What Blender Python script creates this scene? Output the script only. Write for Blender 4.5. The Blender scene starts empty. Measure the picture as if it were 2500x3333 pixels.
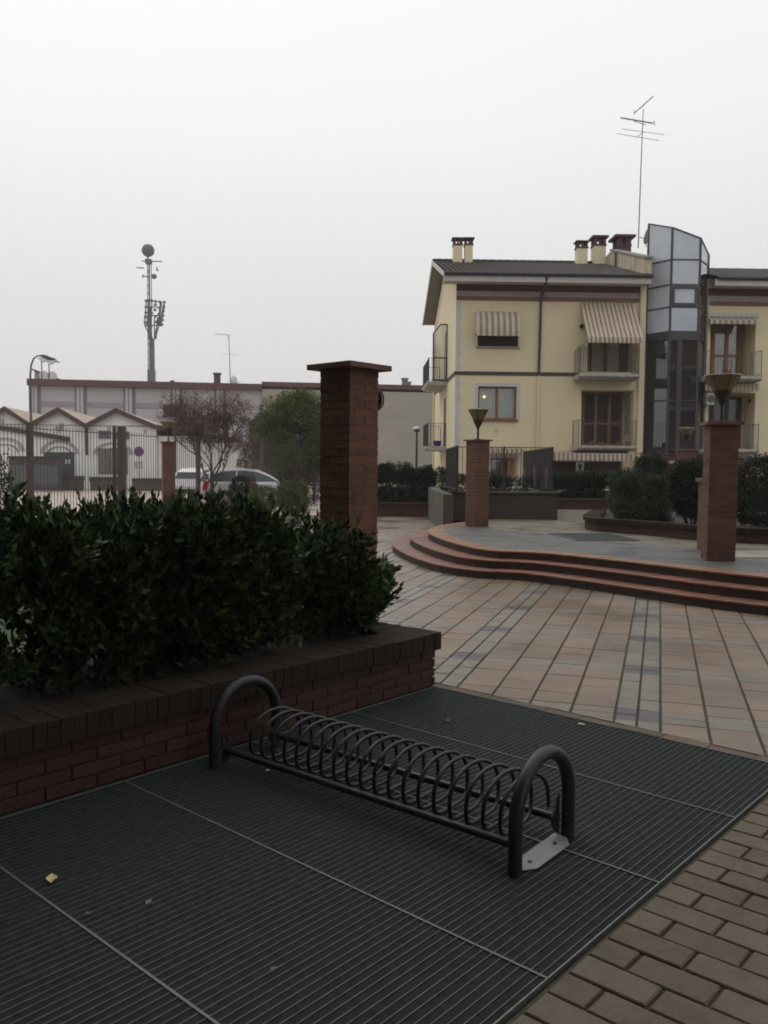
import bpy, math, random
import numpy as np
from mathutils import Vector, Matrix

random.seed(7); rng = np.random.default_rng(7)
S = bpy.context.scene
COL = S.collection
R = math.radians

# ------------------------------------------------------------------ camera
F_PX, CAM_H = 2750.0, 1.5
TILT = math.atan(146 / F_PX); ROLL = 0.0085
cd = bpy.data.cameras.new('camera'); cam = bpy.data.objects.new('camera', cd); COL.objects.link(cam)
cd.sensor_fit = 'VERTICAL'; cd.sensor_height = 36.0; cd.lens = F_PX / 3333.0 * 36.0
cd.clip_start = 0.05; cd.clip_end = 3000
Rv = Vector((1, 0, 0)); Uv = Vector((0, math.sin(TILT), math.cos(TILT))); Fv = Vector((0, math.cos(TILT), -math.sin(TILT)))
c_, s_ = math.cos(ROLL), math.sin(ROLL)
R2 = Rv * c_ + Uv * s_; U2 = Uv * c_ - Rv * s_
cam.matrix_world = Matrix(((R2.x, U2.x, -Fv.x, 0), (R2.y, U2.y, -Fv.y, 0), (R2.z, U2.z, -Fv.z, CAM_H), (0, 0, 0, 1)))
S.camera = cam

# ------------------------------------------------------------------ world: overcast daylight
W = bpy.data.worlds.new('World'); S.world = W; W.use_nodes = True
nt = W.node_tree; nt.nodes.clear()
out = nt.nodes.new('ShaderNodeOutputWorld'); bg = nt.nodes.new('ShaderNodeBackground')
sky = nt.nodes.new('ShaderNodeTexSky'); sky.sky_type = 'NISHITA'; sky.sun_disc = False
SUN_EL, SUN_AZ = R(48), R(-35)
sky.sun_elevation = SUN_EL; sky.sun_rotation = SUN_AZ; sky.air_density = 2.0; sky.dust_density = 6.0
tc = nt.nodes.new('ShaderNodeTexCoord'); sep = nt.nodes.new('ShaderNodeSeparateXYZ')
ramp = nt.nodes.new('ShaderNodeValToRGB')
nt.links.new(tc.outputs['Generated'], sep.inputs[0]); nt.links.new(sep.outputs['Z'], ramp.inputs['Fac'])
cr = ramp.color_ramp; cr.elements[0].position = 0.0; cr.elements[0].color = (7.1, 7.05, 7.05, 1)
cr.elements[1].position = 1.0; cr.elements[1].color = (12.0, 12.1, 12.4, 1)
for p, c in ((0.18, (7.9, 7.9, 7.95)), (0.36, (9.3, 9.4, 9.55)), (0.5, (9.8, 9.95, 10.2))):
    e = cr.elements.new(p); e.color = c + (1,)
nz = nt.nodes.new('ShaderNodeTexNoise'); nz.inputs['Scale'].default_value = 1.6; nz.inputs['Detail'].default_value = 4
nt.links.new(tc.outputs['Generated'], nz.inputs['Vector'])
mr = nt.nodes.new('ShaderNodeMapRange'); mr.inputs['To Min'].default_value = 0.95; mr.inputs['To Max'].default_value = 1.05
nt.links.new(nz.outputs['Fac'], mr.inputs['Value'])
mul = nt.nodes.new('ShaderNodeVectorMath'); mul.operation = 'SCALE'
nt.links.new(ramp.outputs['Color'], mul.inputs[0]); nt.links.new(mr.outputs['Result'], mul.inputs['Scale'])
mix = nt.nodes.new('ShaderNodeMixRGB'); mix.inputs['Fac'].default_value = 0.06
nt.links.new(mul.outputs[0], mix.inputs['Color1']); nt.links.new(sky.outputs['Color'], mix.inputs['Color2'])
nt.links.new(mix.outputs['Color'], bg.inputs['Color']); bg.inputs['Strength'].default_value = 0.1
nt.links.new(bg.outputs[0], out.inputs['Surface'])
sd = bpy.data.lights.new('sun', 'SUN'); sd.energy = 0.5; sd.angle = R(40); sd.color = (1, 0.97, 0.93)
sun = bpy.data.objects.new('sun', sd); COL.objects.link(sun)
sdir = Vector((math.cos(SUN_EL) * math.sin(SUN_AZ), math.cos(SUN_EL) * math.cos(SUN_AZ), math.sin(SUN_EL)))
sun.rotation_euler = sdir.to_track_quat('Z', 'Y').to_euler()
S.view_settings.view_transform = 'Standard'; S.view_settings.look = 'None'
S.view_settings.exposure = 0.0; S.view_settings.gamma = 1.0
S.cycles.max_bounces = 8; S.cycles.diffuse_bounces = 3; S.cycles.glossy_bounces = 3; S.cycles.transparent_max_bounces = 12
S.cycles.use_denoising = True
S.cycles.sample_clamp_indirect = 6

# ------------------------------------------------------------------ where a line of sight meets a plane (for laying out)
def ray(px, py):
    x = (px - 1250) / F_PX; y = -(py - 1666.5) / F_PX
    x, y = c_ * x - s_ * y, s_ * x + c_ * y
    return (x, math.cos(TILT) + y * math.sin(TILT), -math.sin(TILT) + y * math.cos(TILT))
def G(px, py, z=0.0):
    d = ray(px, py); t = (z - CAM_H) / d[2]; return (d[0] * t, d[1] * t)
def AT(px, py, Y):
    d = ray(px, py); t = Y / d[1]; return (d[0] * t, Y, CAM_H + d[2] * t)
class Frame:
    """a local frame standing at (x, y) turned by rot; P() gives the local (x, z) seen at a pixel on local plane y = yl"""
    def __init__(s, x, y, rot): s.x, s.y, s.rot = x, y, rot
    def P(s, px, py, yl=0.0):
        d = ray(px, py); c, n = math.cos(s.rot), math.sin(s.rot)
        dx, dy = c * d[0] + n * d[1], -n * d[0] + c * d[1]
        ox, oy = c * -s.x + n * -s.y, -n * -s.x + c * -s.y
        t = (yl - oy) / dy
        return (ox + dx * t, CAM_H + d[2] * t)

# ------------------------------------------------------------------ materials
def mat(name, col, rough=0.7, var=0.0, scale=4.0, col2=None, island=False, metal=0.0, bump=0.0, bscale=60.0, spec=0.5,
        rough2=None, rscale=2.0, streak=None, dirt=0.0, dscale=1.0, dcol=(0.05, 0.035, 0.022)):
    m = bpy.data.materials.new(name); m.use_nodes = True; n = m.node_tree; b = n.nodes['Principled BSDF']
    b.inputs['Roughness'].default_value = rough; b.inputs['Metallic'].default_value = metal
    b.inputs['Specular IOR Level'].default_value = spec
    c1 = tuple(col) + (1,)
    c2 = tuple(col2) + (1,) if col2 else tuple(max(0, k * (1 - var)) for k in col) + (1,)
    t = n.nodes.new('ShaderNodeTexCoord')
    mx = n.nodes.new('ShaderNodeMixRGB'); mx.inputs['Color1'].default_value = c1; mx.inputs['Color2'].default_value = c2
    no = n.nodes.new('ShaderNodeTexNoise'); no.inputs['Scale'].default_value = scale; no.inputs['Detail'].default_value = 6
    no.inputs['Roughness'].default_value = 0.62
    vec = t.outputs['Object']
    if streak:
        mp = n.nodes.new('ShaderNodeMapping'); mp.inputs['Scale'].default_value = streak; n.links.new(vec, mp.inputs[0]); vec = mp.outputs[0]
    n.links.new(vec, no.inputs['Vector'])
    cr = n.nodes.new('ShaderNodeMapRange'); cr.inputs['From Min'].default_value = 0.3; cr.inputs['From Max'].default_value = 0.7
    n.links.new(no.outputs['Fac'], cr.inputs['Value'])
    if island:
        ge = n.nodes.new('ShaderNodeNewGeometry')
        a = n.nodes.new('ShaderNodeMath'); a.operation = 'MULTIPLY_ADD'; a.inputs[1].default_value = 0.6
        s2 = n.nodes.new('ShaderNodeMath'); s2.operation = 'MULTIPLY'; s2.inputs[1].default_value = 0.4
        n.links.new(cr.outputs[0], s2.inputs[0]); n.links.new(ge.outputs['Random Per Island'], a.inputs[0]); n.links.new(s2.outputs[0], a.inputs[2])
        n.links.new(a.outputs[0], mx.inputs['Fac'])
    else:
        n.links.new(cr.outputs[0], mx.inputs['Fac'])
    last = mx.outputs[0]
    if dirt:
        for sc_, k_ in ((dscale, 1.0), (dscale * 5.3, 0.6)):
            dn = n.nodes.new('ShaderNodeTexNoise'); dn.inputs['Scale'].default_value = sc_; dn.inputs['Detail'].default_value = 8; dn.inputs['Roughness'].default_value = 0.7
            n.links.new(t.outputs['Object'], dn.inputs['Vector']); dm = n.nodes.new('ShaderNodeMapRange')
            dm.inputs['From Min'].default_value = 0.50; dm.inputs['From Max'].default_value = 0.74; dm.inputs['To Max'].default_value = dirt * k_
            n.links.new(dn.outputs['Fac'], dm.inputs['Value']); dx = n.nodes.new('ShaderNodeMixRGB'); dx.inputs['Color2'].default_value = tuple(dcol) + (1,)
            n.links.new(dm.outputs[0], dx.inputs['Fac']); n.links.new(last, dx.inputs['Color1']); last = dx.outputs[0]
    n.links.new(last, b.inputs['Base Color'])
    if bump:
        bn = n.nodes.new('ShaderNodeTexNoise'); bn.inputs['Scale'].default_value = bscale; bn.inputs['Detail'].default_value = 4
        n.links.new(t.outputs['Object'], bn.inputs['Vector'])
        bp = n.nodes.new('ShaderNodeBump'); bp.inputs['Strength'].default_value = bump; bp.inputs['Distance'].default_value = 0.01
        n.links.new(bn.outputs['Fac'], bp.inputs['Height']); n.links.new(bp.outputs[0], b.inputs['Normal'])
    if rough2 is not None:
        rn = n.nodes.new('ShaderNodeTexNoise'); rn.inputs['Scale'].default_value = rscale; rn.inputs['Detail'].default_value = 3
        n.links.new(t.outputs['Object'], rn.inputs['Vector'])
        rm = n.nodes.new('ShaderNodeMapRange'); rm.inputs['From Min'].default_value = 0.35; rm.inputs['From Max'].default_value = 0.65
        rm.inputs['To Min'].default_value = rough; rm.inputs['To Max'].default_value = rough2
        n.links.new(rn.outputs['Fac'], rm.inputs['Value']); n.links.new(rm.outputs[0], b.inputs['Roughness'])
    return m

def emis(name, col, st):
    m = bpy.data.materials.new(name); m.use_nodes = True; b = m.node_tree.nodes['Principled BSDF']
    b.inputs['Base Color'].default_value = tuple(col) + (1,); b.inputs['Emission Color'].default_value = tuple(col) + (1,)
    b.inputs['Emission Strength'].default_value = st; return m

M = {}
M['brick'] = mat('brick', (0.185, 0.073, 0.038), 0.75, dirt=0.7, dscale=2.2, dcol=(0.025, 0.02, 0.013), col2=(0.10, 0.038, 0.025), island=True, bump=0.5, bscale=90, scale=9)
M['brick_dark'] = mat('brick_dark', (0.038, 0.023, 0.013), 0.8, spec=0.22, dirt=0.7, dscale=2.2, dcol=(0.025, 0.02, 0.013), col2=(0.024, 0.018, 0.010), island=True, bump=0.6, bscale=70, scale=7)  # mossy coping brick, darkened further to stand in for shade from overhead
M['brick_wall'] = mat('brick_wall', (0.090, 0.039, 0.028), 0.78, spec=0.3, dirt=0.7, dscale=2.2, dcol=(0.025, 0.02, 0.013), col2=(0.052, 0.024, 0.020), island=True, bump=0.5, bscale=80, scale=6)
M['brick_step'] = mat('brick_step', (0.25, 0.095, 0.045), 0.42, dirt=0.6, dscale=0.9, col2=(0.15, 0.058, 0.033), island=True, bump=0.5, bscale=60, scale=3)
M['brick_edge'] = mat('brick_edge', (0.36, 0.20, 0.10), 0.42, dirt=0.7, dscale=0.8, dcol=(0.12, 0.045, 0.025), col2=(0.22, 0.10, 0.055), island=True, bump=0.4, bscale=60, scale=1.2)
M['riser'] = mat('riser', (0.05, 0.028, 0.019), 0.8, col2=(0.025, 0.019, 0.015), island=True, bump=0.4, scale=3)  # step brick with the shadow under the nosing put into its colour
M['mortar'] = mat('mortar', (0.20, 0.15, 0.115), 0.9, 0.4, 12)
M['mortar_dark'] = mat('mortar_dark', (0.042, 0.026, 0.019), 0.9, 0.5, 8)
M['pink_cap'] = mat('pink_cap', (0.17, 0.085, 0.06), 0.7, 0.5, 10, bump=0.4)
M['tile_tan'] = mat('tile_tan', (0.262, 0.178, 0.116), 0.15, dirt=0.55, dscale=0.55, col2=(0.185, 0.138, 0.104), island=True, bump=0.25, bscale=140, scale=1.3, rough2=0.5, rscale=0.7)
M['tile_light'] = mat('tile_light', (0.235, 0.205, 0.160), 0.15, dirt=0.55, dscale=0.55, col2=(0.19, 0.163, 0.13), island=True, bump=0.25, bscale=140, scale=1.5, rough2=0.5, rscale=0.7)
M['tile_dark'] = mat('tile_dark', (0.125, 0.105, 0.105), 0.15, dirt=0.55, dscale=0.55, col2=(0.09, 0.08, 0.085), island=True, bump=0.25, bscale=140, scale=1.5, rough2=0.5, rscale=0.7)
M['joint'] = mat('joint', (0.09, 0.08, 0.045), 0.85, col2=(0.04, 0.038, 0.025), scale=6, bump=0.5)
M['paver'] = mat('paver', (0.205, 0.172, 0.122), 0.7, spec=0.35, dirt=0.6, dscale=1.6, col2=(0.135, 0.108, 0.082), island=True, bump=0.8, bscale=320, scale=30)
M['paver_joint'] = mat('paver_joint', (0.10, 0.075, 0.042), 0.95, col2=(0.035, 0.04, 0.015), scale=9, bump=0.8, bscale=120)
M['asphalt'] = mat('asphalt', (0.115, 0.113, 0.105), 0.3, dirt=0.3, dscale=0.6, col2=(0.080, 0.080, 0.073), scale=2.2, bump=0.5, bscale=90, rough2=0.62)
M['stone'] = mat('stone', (0.205, 0.175, 0.125), 0.25, dirt=0.7, dscale=0.5, col2=(0.125, 0.112, 0.083), scale=1.4, bump=0.4, rough2=0.65)
M['white_stone'] = mat('white_stone', (0.42, 0.38, 0.31), 0.4, col2=(0.3, 0.27, 0.22), scale=3, island=True)
M['plaza'] = mat('plaza', (0.42, 0.33, 0.27), 0.45, col2=(0.33, 0.27, 0.22), scale=0.6, bump=0.2, rough2=0.65)
M['soil'] = mat('soil', (0.035, 0.024, 0.015), 0.95, 0.5, 14, bump=1.0, bscale=40)
M['grass'] = mat('grass', (0.06, 0.12, 0.025), 0.8, col2=(0.03, 0.07, 0.015), island=True)
M['lawn'] = mat('lawn', (0.045, 0.085, 0.02), 0.9, col2=(0.025, 0.05, 0.012), scale=8, bump=1)
M['galv'] = mat('galv', (0.16, 0.165, 0.165), 0.42, 0.35, 25, metal=0.85)
M['galv_bar'] = mat('galv_bar', (0.120, 0.138, 0.130), 0.5, 0.5, 30, metal=0.5)
M['galv_low'] = mat('galv_low', (0.062, 0.078, 0.071), 0.78, 0.5, 30, metal=0.2)
M['galv_edge'] = mat('galv_edge', (0.24, 0.25, 0.24), 0.5, 0.3, 30, metal=0.4)
M['pit'] = mat('pit', (0.10, 0.11, 0.10), 0.95, 0.5, 5)
M['steel'] = mat('steel', (0.038, 0.043, 0.048), 0.36, 0.35, 20, metal=0.35, rough2=0.5, rscale=9)
M['steel_plate'] = mat('steel_plate', (0.30, 0.31, 0.30), 0.55, 0.3, 9, metal=0.3)
M['iron'] = mat('iron', (0.05, 0.04, 0.037), 0.6, 0.3, 8)
M['iron_light'] = mat('iron_light', (0.13, 0.115, 0.10), 0.6, 0.3, 8)
M['iron_brown'] = mat('iron_brown', (0.09, 0.068, 0.06), 0.65, 0.3, 8)
M['black'] = mat('black', (0.02, 0.02, 0.02), 0.5, 0.2, 5)
M['cream'] = mat('cream', (0.74, 0.635, 0.42), 0.85, col2=(0.69, 0.585, 0.385), scale=0.5, bump=0.15, bscale=50, streak=(1.5, 1.5, 0.35))
M['cream_old'] = mat('cream_old', (0.60, 0.52, 0.34), 0.9, col2=(0.26, 0.23, 0.17), scale=1.6, bump=0.2, streak=(1.5, 1.5, 0.5))
M['lilac'] = mat('lilac', (0.56, 0.54, 0.56), 0.85, 0.12, 2)
M['white_trim'] = mat('white_trim', (0.58, 0.54, 0.52), 0.8, 0.25, 3, streak=(1, 1, 0.4))
M['band_red'] = mat('band_red', (0.14, 0.052, 0.045), 0.8, 0.3, 3)
M['band_grey'] = mat('band_grey', (0.36, 0.31, 0.32), 0.8, 0.2, 3)
M['band_rust'] = mat('band_rust', (0.22, 0.10, 0.075), 0.8, 0.2, 3)
M['string'] = mat('string', (0.075, 0.055, 0.052), 0.8, 0.3, 3)
M['gutter'] = mat('gutter', (0.035, 0.030, 0.032), 0.5, 0.3, 3)
M['rooftile'] = mat('rooftile', (0.078, 0.060, 0.054), 0.8, col2=(0.050, 0.040, 0.037), scale=3, bump=0.4)
M['soffit'] = mat('soffit', (0.24, 0.225, 0.21), 0.85, 0.2, 3)
M['slab'] = mat('slab', (0.46, 0.44, 0.41), 0.8, 0.35, 4, streak=(1, 1, 0.3))
M['wood'] = mat('wood', (0.27, 0.115, 0.045), 0.5, col2=(0.17, 0.065, 0.026), scale=5, streak=(6, 6, 0.8))
M['wood_dark'] = mat('wood_dark', (0.06, 0.030, 0.02), 0.5, 0.4, 5, streak=(6, 6, 0.8))
M['shutter'] = mat('shutter', (0.045, 0.030, 0.028), 0.6, 0.3, 4)
M['curtain'] = mat('curtain', (0.40, 0.385, 0.27), 0.9, col2=(0.34, 0.33, 0.235), scale=4, streak=(7, 7, 0.2))
M['lace'] = mat('lace', (0.55, 0.54, 0.52), 0.9, col2=(0.16, 0.15, 0.15), scale=7, streak=(2, 2, 0.6))
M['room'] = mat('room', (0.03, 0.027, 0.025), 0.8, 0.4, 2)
M['stripe_a'] = mat('stripe_a', (0.58, 0.50, 0.40), 0.9, 0.2, 2)
M['stripe_b'] = mat('stripe_b', (0.32, 0.215, 0.15), 0.9, 0.2, 2)
M['stripe_c'] = mat('stripe_c', (0.30, 0.245, 0.155), 0.9, 0.2, 2)
M['chim_brick'] = mat('chim_brick', (0.10, 0.055, 0.045), 0.8, 0.4, 12)
M['frame_violet'] = mat('frame_violet', (0.060, 0.050, 0.058), 0.45, 0.3, 3)
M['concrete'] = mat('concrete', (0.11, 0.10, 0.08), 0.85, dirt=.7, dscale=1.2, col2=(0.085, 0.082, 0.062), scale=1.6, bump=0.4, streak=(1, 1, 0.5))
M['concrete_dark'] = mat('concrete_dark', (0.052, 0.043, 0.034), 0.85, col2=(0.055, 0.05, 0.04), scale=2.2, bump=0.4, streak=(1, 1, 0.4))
M['grey_clad'] = mat('grey_clad', (0.43, 0.40, 0.41), 0.75, 0.12, 0.3, streak=(1, 1, 0.3))
M['grey_pil'] = mat('grey_pil', (0.31, 0.265, 0.275), 0.8, 0.2, 0.5)
M['grey_groove'] = mat('grey_groove', (0.20, 0.175, 0.185), 0.8, 0.2, 0.5)
M['beige_wall'] = mat('beige_wall', (0.37, 0.335, 0.275), 0.9, col2=(0.29, 0.265, 0.225), scale=0.35, streak=(0.6, 1, 1.6))
M['red_edge'] = mat('red_edge', (0.095, 0.034, 0.034), 0.6, 0.2, 0.5)
M['shed_white'] = mat('shed_white', (0.82, 0.815, 0.79), 0.9, 0.12, 0.8)
M['shed_grey'] = mat('shed_grey', (0.40, 0.39, 0.38), 0.9, 0.15, 1)
M['shed_roof'] = mat('shed_roof', (0.46, 0.36, 0.28), 0.9, 0.3, 2)
M['shed_rake'] = mat('shed_rake', (0.075, 0.052, 0.048), 0.7, 0.3, 2)
M['door_blue'] = mat('door_blue', (0.055, 0.072, 0.095), 0.6, 0.25, 2)
M['door_grey'] = mat('door_grey', (0.24, 0.215, 0.20), 0.8, 0.25, 2)
M['sign_grey'] = mat('sign_grey', (0.10, 0.115, 0.12), 0.6, 0.2, 2)
M['paper'] = mat('paper', (0.75, 0.75, 0.75), 0.8, 0.05, 2)
M['sign_blue'] = mat('sign_blue', (0.04, 0.06, 0.30), 0.5, 0.1, 2)
M['sign_red'] = mat('sign_red', (0.42, 0.03, 0.05), 0.5, 0.1, 2)
M['ply'] = mat('ply', (0.085, 0.075, 0.066), 0.8, 0.3, 2, streak=(3, 3, 0.5))
M['lampglass'] = mat('lampglass', (0.19, 0.155, 0.065), 0.45, 0.3, 12)
M['lamptop'] = mat('lamptop', (0.50, 0.47, 0.44), 0.4, 0.2, 12)
M['far_steel'] = mat('far_steel', (0.10, 0.105, 0.11), 0.6, 0.3, 1, metal=0.3)
M['ball'] = mat('ball', (0.085, 0.075, 0.095), 0.6, 0.2, 0.3)
M['glob'] = mat('glob', (0.62, 0.62, 0.60), 0.4, 0.1, 2)
M['car_white'] = mat('car_white', (0.62, 0.61, 0.61), 0.25, 0.05, 2, spec=0.7)
M['car_glass'] = mat('car_glass', (0.03, 0.06, 0.06), 0.08, 0.2, 2)
M['tyre'] = mat('tyre', (0.02, 0.02, 0.02), 0.8, 0.2, 2)
M['alloy'] = mat('alloy', (0.35, 0.35, 0.36), 0.4, 0.2, 2, metal=0.7)
M['tail'] = mat('tail', (0.40, 0.008, 0.02), 0.3, 0.2, 2)
M['blue_plastic'] = mat('blue_plastic', (0.02, 0.02, 0.30), 0.5, 0.2, 2)
M['terra'] = mat('terra', (0.20, 0.07, 0.04), 0.8, 0.2, 3)
M['poster_dark'] = mat('poster_dark', (0.09, 0.09, 0.10), 0.8, 0.3, 8)
M['bark'] = mat('bark', (0.07, 0.052, 0.042), 0.9, 0.4, 10)
M['twig'] = mat('twig', (0.125, 0.098, 0.09), 0.9, 0.4, 10)
M['yleaf'] = mat('yleaf', (0.60, 0.50, 0.20), 0.6, 0.2, 9)
M['bleaf'] = mat('bleaf', (0.24, 0.17, 0.12), 0.7, 0.2, 9)
def leafmat(name, a, b, rough=0.42):
    return mat(name, a, rough, col2=b, island=True, scale=1.6, spec=0.4)
M['leaf_hedge'] = leafmat('leaf_hedge', (0.038, 0.075, 0.020), (0.014, 0.034, 0.012), 0.5)
M['leaf_tip'] = leafmat('leaf_tip', (0.078, 0.120, 0.026), (0.034, 0.062, 0.016), 0.5)
M['leaf_green'] = leafmat('leaf_green', (0.105, 0.145, 0.022), (0.038, 0.066, 0.014), 0.6)
M['leaf_dark'] = leafmat('leaf_dark', (0.026, 0.046, 0.019), (0.010, 0.020, 0.010), 0.55)
M['leaf_box'] = leafmat('leaf_box', (0.042, 0.060, 0.014), (0.014, 0.024, 0.008), 0.6)
M['leaf_red'] = leafmat('leaf_red', (0.068, 0.036, 0.027), (0.022, 0.026, 0.014), 0.55)
M['leaf_rust'] = leafmat('leaf_rust', (0.13, 0.075, 0.050), (0.07, 0.045, 0.036), 0.7)
M['leaf_yellow'] = leafmat('leaf_yellow', (0.12, 0.12, 0.025), (0.05, 0.065, 0.016), 0.6)

def glass(name, col, rough, spec=0.5, base_tr=0.0):
    m = mat(name, col, rough, 0.15, 1.0, spec=spec); m.node_tree.nodes['Principled BSDF'].inputs['IOR'].default_value = 1.5
    m.node_tree.nodes['Principled BSDF'].inputs['Coat Weight'].default_value = base_tr
    m.node_tree.nodes['Principled BSDF'].inputs['Coat Roughness'].default_value = 0.03
    return m
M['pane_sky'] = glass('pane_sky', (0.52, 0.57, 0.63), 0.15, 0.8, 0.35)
M['pane_dark'] = glass('pane_dark', (0.016, 0.018, 0.02), 0.04, 0.9, 1.0)
M['win_glass'] = glass('win_glass', (0.03, 0.032, 0.03), 0.06, 0.6, 0.3)

def clear(name, tint, k):
    m = bpy.data.materials.new(name); m.use_nodes = True; n = m.node_tree; n.nodes.clear()
    o = n.nodes.new('ShaderNodeOutputMaterial'); a = n.nodes.new('ShaderNodeBsdfTransparent'); g = n.nodes.new('ShaderNodeBsdfGlossy')
    a.inputs[0].default_value = tuple(tint) + (1,); g.inputs['Roughness'].default_value = 0.05
    x = n.nodes.new('ShaderNodeMixShader'); x.inputs[0].default_value = k
    n.links.new(a.outputs[0], x.inputs[1]); n.links.new(g.outputs[0], x.inputs[2]); n.links.new(x.outputs[0], o.inputs[0]); return m
M['clear'] = clear('clear', (0.85, 0.88, 0.88), 0.12)

# ------------------------------------------------------------------ mesh builder
class MB:
    def __init__(s): s.v, s.f, s.m = [], [], []
    def add(s, vs, fs, mi=0):
        b = len(s.v); s.v += [tuple(v) for v in vs]; s.f += [tuple(b + i for i in f) for f in fs]; s.m += [mi] * len(fs)
    def box(s, x0, x1, y0, y1, z0, z1, mi=0):
        s.add([(x0, y0, z0), (x1, y0, z0), (x1, y1, z0), (x0, y1, z0), (x0, y0, z1), (x1, y0, z1), (x1, y1, z1), (x0, y1, z1)],
              [(0, 3, 2, 1), (4, 5, 6, 7), (0, 1, 5, 4), (1, 2, 6, 5), (2, 3, 7, 6), (3, 0, 4, 7)], mi)
    def extr(s, pts, vec, mi=0):
        n = len(pts); p2 = [(p[0] + vec[0], p[1] + vec[1], p[2] + vec[2]) for p in pts]
        s.add(list(pts) + p2, [tuple(range(n))[::-1], tuple(range(n, 2 * n))] + [(i, (i + 1) % n, n + (i + 1) % n, n + i) for i in range(n)], mi)
    def bar(s, p, q, w, h=None, mi=0):
        """square bar between two points"""
        h = h or w; p = Vector(p); q = Vector(q); d = (q - p)
        if d.length < 1e-6: return
        d.normalize(); u = Vector((0, 0, 1)) if abs(d.z) < 0.9 else Vector((0, 1, 0))
        a = d.cross(u).normalized() * (w / 2); b = a.cross(d).normalized() * (h / 2)
        pts = [p + a + b, p - a + b, p - a - b, p + a - b]; s.extr([tuple(k) for k in pts], tuple(q - p), mi)
    def tube(s, path, r, n=8, mi=0, closed=False):
        P = [Vector(p) for p in path]; k = len(P); rs = r if isinstance(r, (list, tuple)) else [r] * k
        d0 = (P[1] - P[0]).normalized(); u = Vector((0, 0, 1)) if abs(d0.z) < 0.9 else Vector((1, 0, 0))
        a = d0.cross(u).normalized(); vs, fs = [], []
        for i in range(k):
            d = ((P[min(i + 1, k - 1)] - P[max(i - 1, 0)])).normalized()
            a = (a - d * a.dot(d)).normalized(); b = d.cross(a)
            for j in range(n):
                t = 2 * math.pi * j / n; vs.append(tuple(P[i] + (a * math.cos(t) + b * math.sin(t)) * rs[i]))
        for i in range(k - 1):
            for j in range(n): fs.append((i * n + j, i * n + (j + 1) % n, (i + 1) * n + (j + 1) % n, (i + 1) * n + j))
        fs.append(tuple(range(n))[::-1]); fs.append(tuple(range((k - 1) * n, k * n)))
        s.add(vs, fs, mi)
    def lathe(s, prof, n=24, c=(0, 0, 0), mi=0):
        vs, fs = [], []; k = len(prof)
        for r, z in prof:
            for j in range(n): t = 2 * math.pi * j / n; vs.append((c[0] + r * math.cos(t), c[1] + r * math.sin(t), c[2] + z))
        for i in range(k - 1):
            for j in range(n): fs.append((i * n + j, i * n + (j + 1) % n, (i + 1) * n + (j + 1) % n, (i + 1) * n + j))
        fs.append(tuple(range(n))[::-1]); fs.append(tuple(range((k - 1) * n, k * n))); s.add(vs, fs, mi)
    def poly(s, pts, mi=0): s.add(pts, [tuple(range(len(pts)))], mi)
    def wall(s, x0, x1, z0, z1, y, th, holes=(), mi=0):
        """upright wall, front face at y looking to -y, with rectangular openings (x0, x1, z0, z1)"""
        xs = sorted({x0, x1} | {h[0] for h in holes} | {h[1] for h in holes}); zs = sorted({z0, z1} | {h[2] for h in holes} | {h[3] for h in holes})
        for a, b in zip(xs, xs[1:]):
            for c, d in zip(zs, zs[1:]):
                if any(h[0] <= a and b <= h[1] and h[2] <= c and d <= h[3] for h in holes): continue
                s.poly([(a, y, c), (b, y, c), (b, y, d), (a, y, d)], mi); s.poly([(a, y + th, c), (a, y + th, d), (b, y + th, d), (b, y + th, c)], mi)
        for (a, b, c, d, sgn) in [(x0, x1, z0, z1, 1)] + [h + (-1,) for h in holes]:
            q = [[(a, y, c), (a, y, d), (a, y + th, d), (a, y + th, c)], [(b, y, c), (b, y + th, c), (b, y + th, d), (b, y, d)],
                 [(a, y, d), (b, y, d), (b, y + th, d), (a, y + th, d)], [(a, y, c), (a, y + th, c), (b, y + th, c), (b, y, c)]]
            for k in q: s.poly(k if sgn > 0 else k[::-1], mi)
    def build(s, name, mats, parent=None, smooth=False, bevel=0.0):
        me = bpy.data.meshes.new(name)
        V = np.array(s.v, dtype=np.float32).reshape(-1, 3)
        me.from_pydata([tuple(map(float, v)) for v in V], [], s.f)
        if not isinstance(mats, (list, tuple)): mats = [mats]
        for m in mats: me.materials.append(m)
        me.polygons.foreach_set('material_index', s.m)
        if smooth: me.polygons.foreach_set('use_smooth', [True] * len(s.f))
        me.update(); o = bpy.data.objects.new(name, me); COL.objects.link(o)
        if parent: o.parent = parent
        if smooth:
            md = o.modifiers.new('edge', 'EDGE_SPLIT'); md.split_angle = R(50)
        if bevel:
            md = o.modifiers.new('bevel', 'BEVEL'); md.width = bevel; md.segments = 2; md.limit_method = 'ANGLE'
        return o

def tag(o, label=None, cat=None, group=None, kind=None):
    if label: o['label'] = label
    if cat: o['category'] = cat
    if group: o['group'] = group
    if kind: o['kind'] = kind
    return o
def thing(name, label, cat, loc=(0, 0, 0), rot=0.0, group=None):
    o = bpy.data.objects.new(name, None); COL.objects.link(o); o.location = loc; o.rotation_euler = (0, 0, rot)
    o.empty_display_size = 0.2; return tag(o, label, cat, group)
def copy_tree(root, loc, rot, label, name=None):
    r = root.copy(); COL.objects.link(r); r.location = loc; r.rotation_euler = (0, 0, rot); r['label'] = label
    def rec(a, b):
        for ch in [o for o in COL.objects if o.parent == a]:
            c = ch.copy(); COL.objects.link(c); c.parent = b; c.matrix_parent_inverse = ch.matrix_parent_inverse; rec(ch, c)
    rec(root, r); return r
def struct(mb, name, mats, label=None, rot=0.0, **k):
    o = mb.build(name, mats, **k); o.rotation_euler = (0, 0, rot); tag(o, label, kind='structure'); return o

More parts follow.
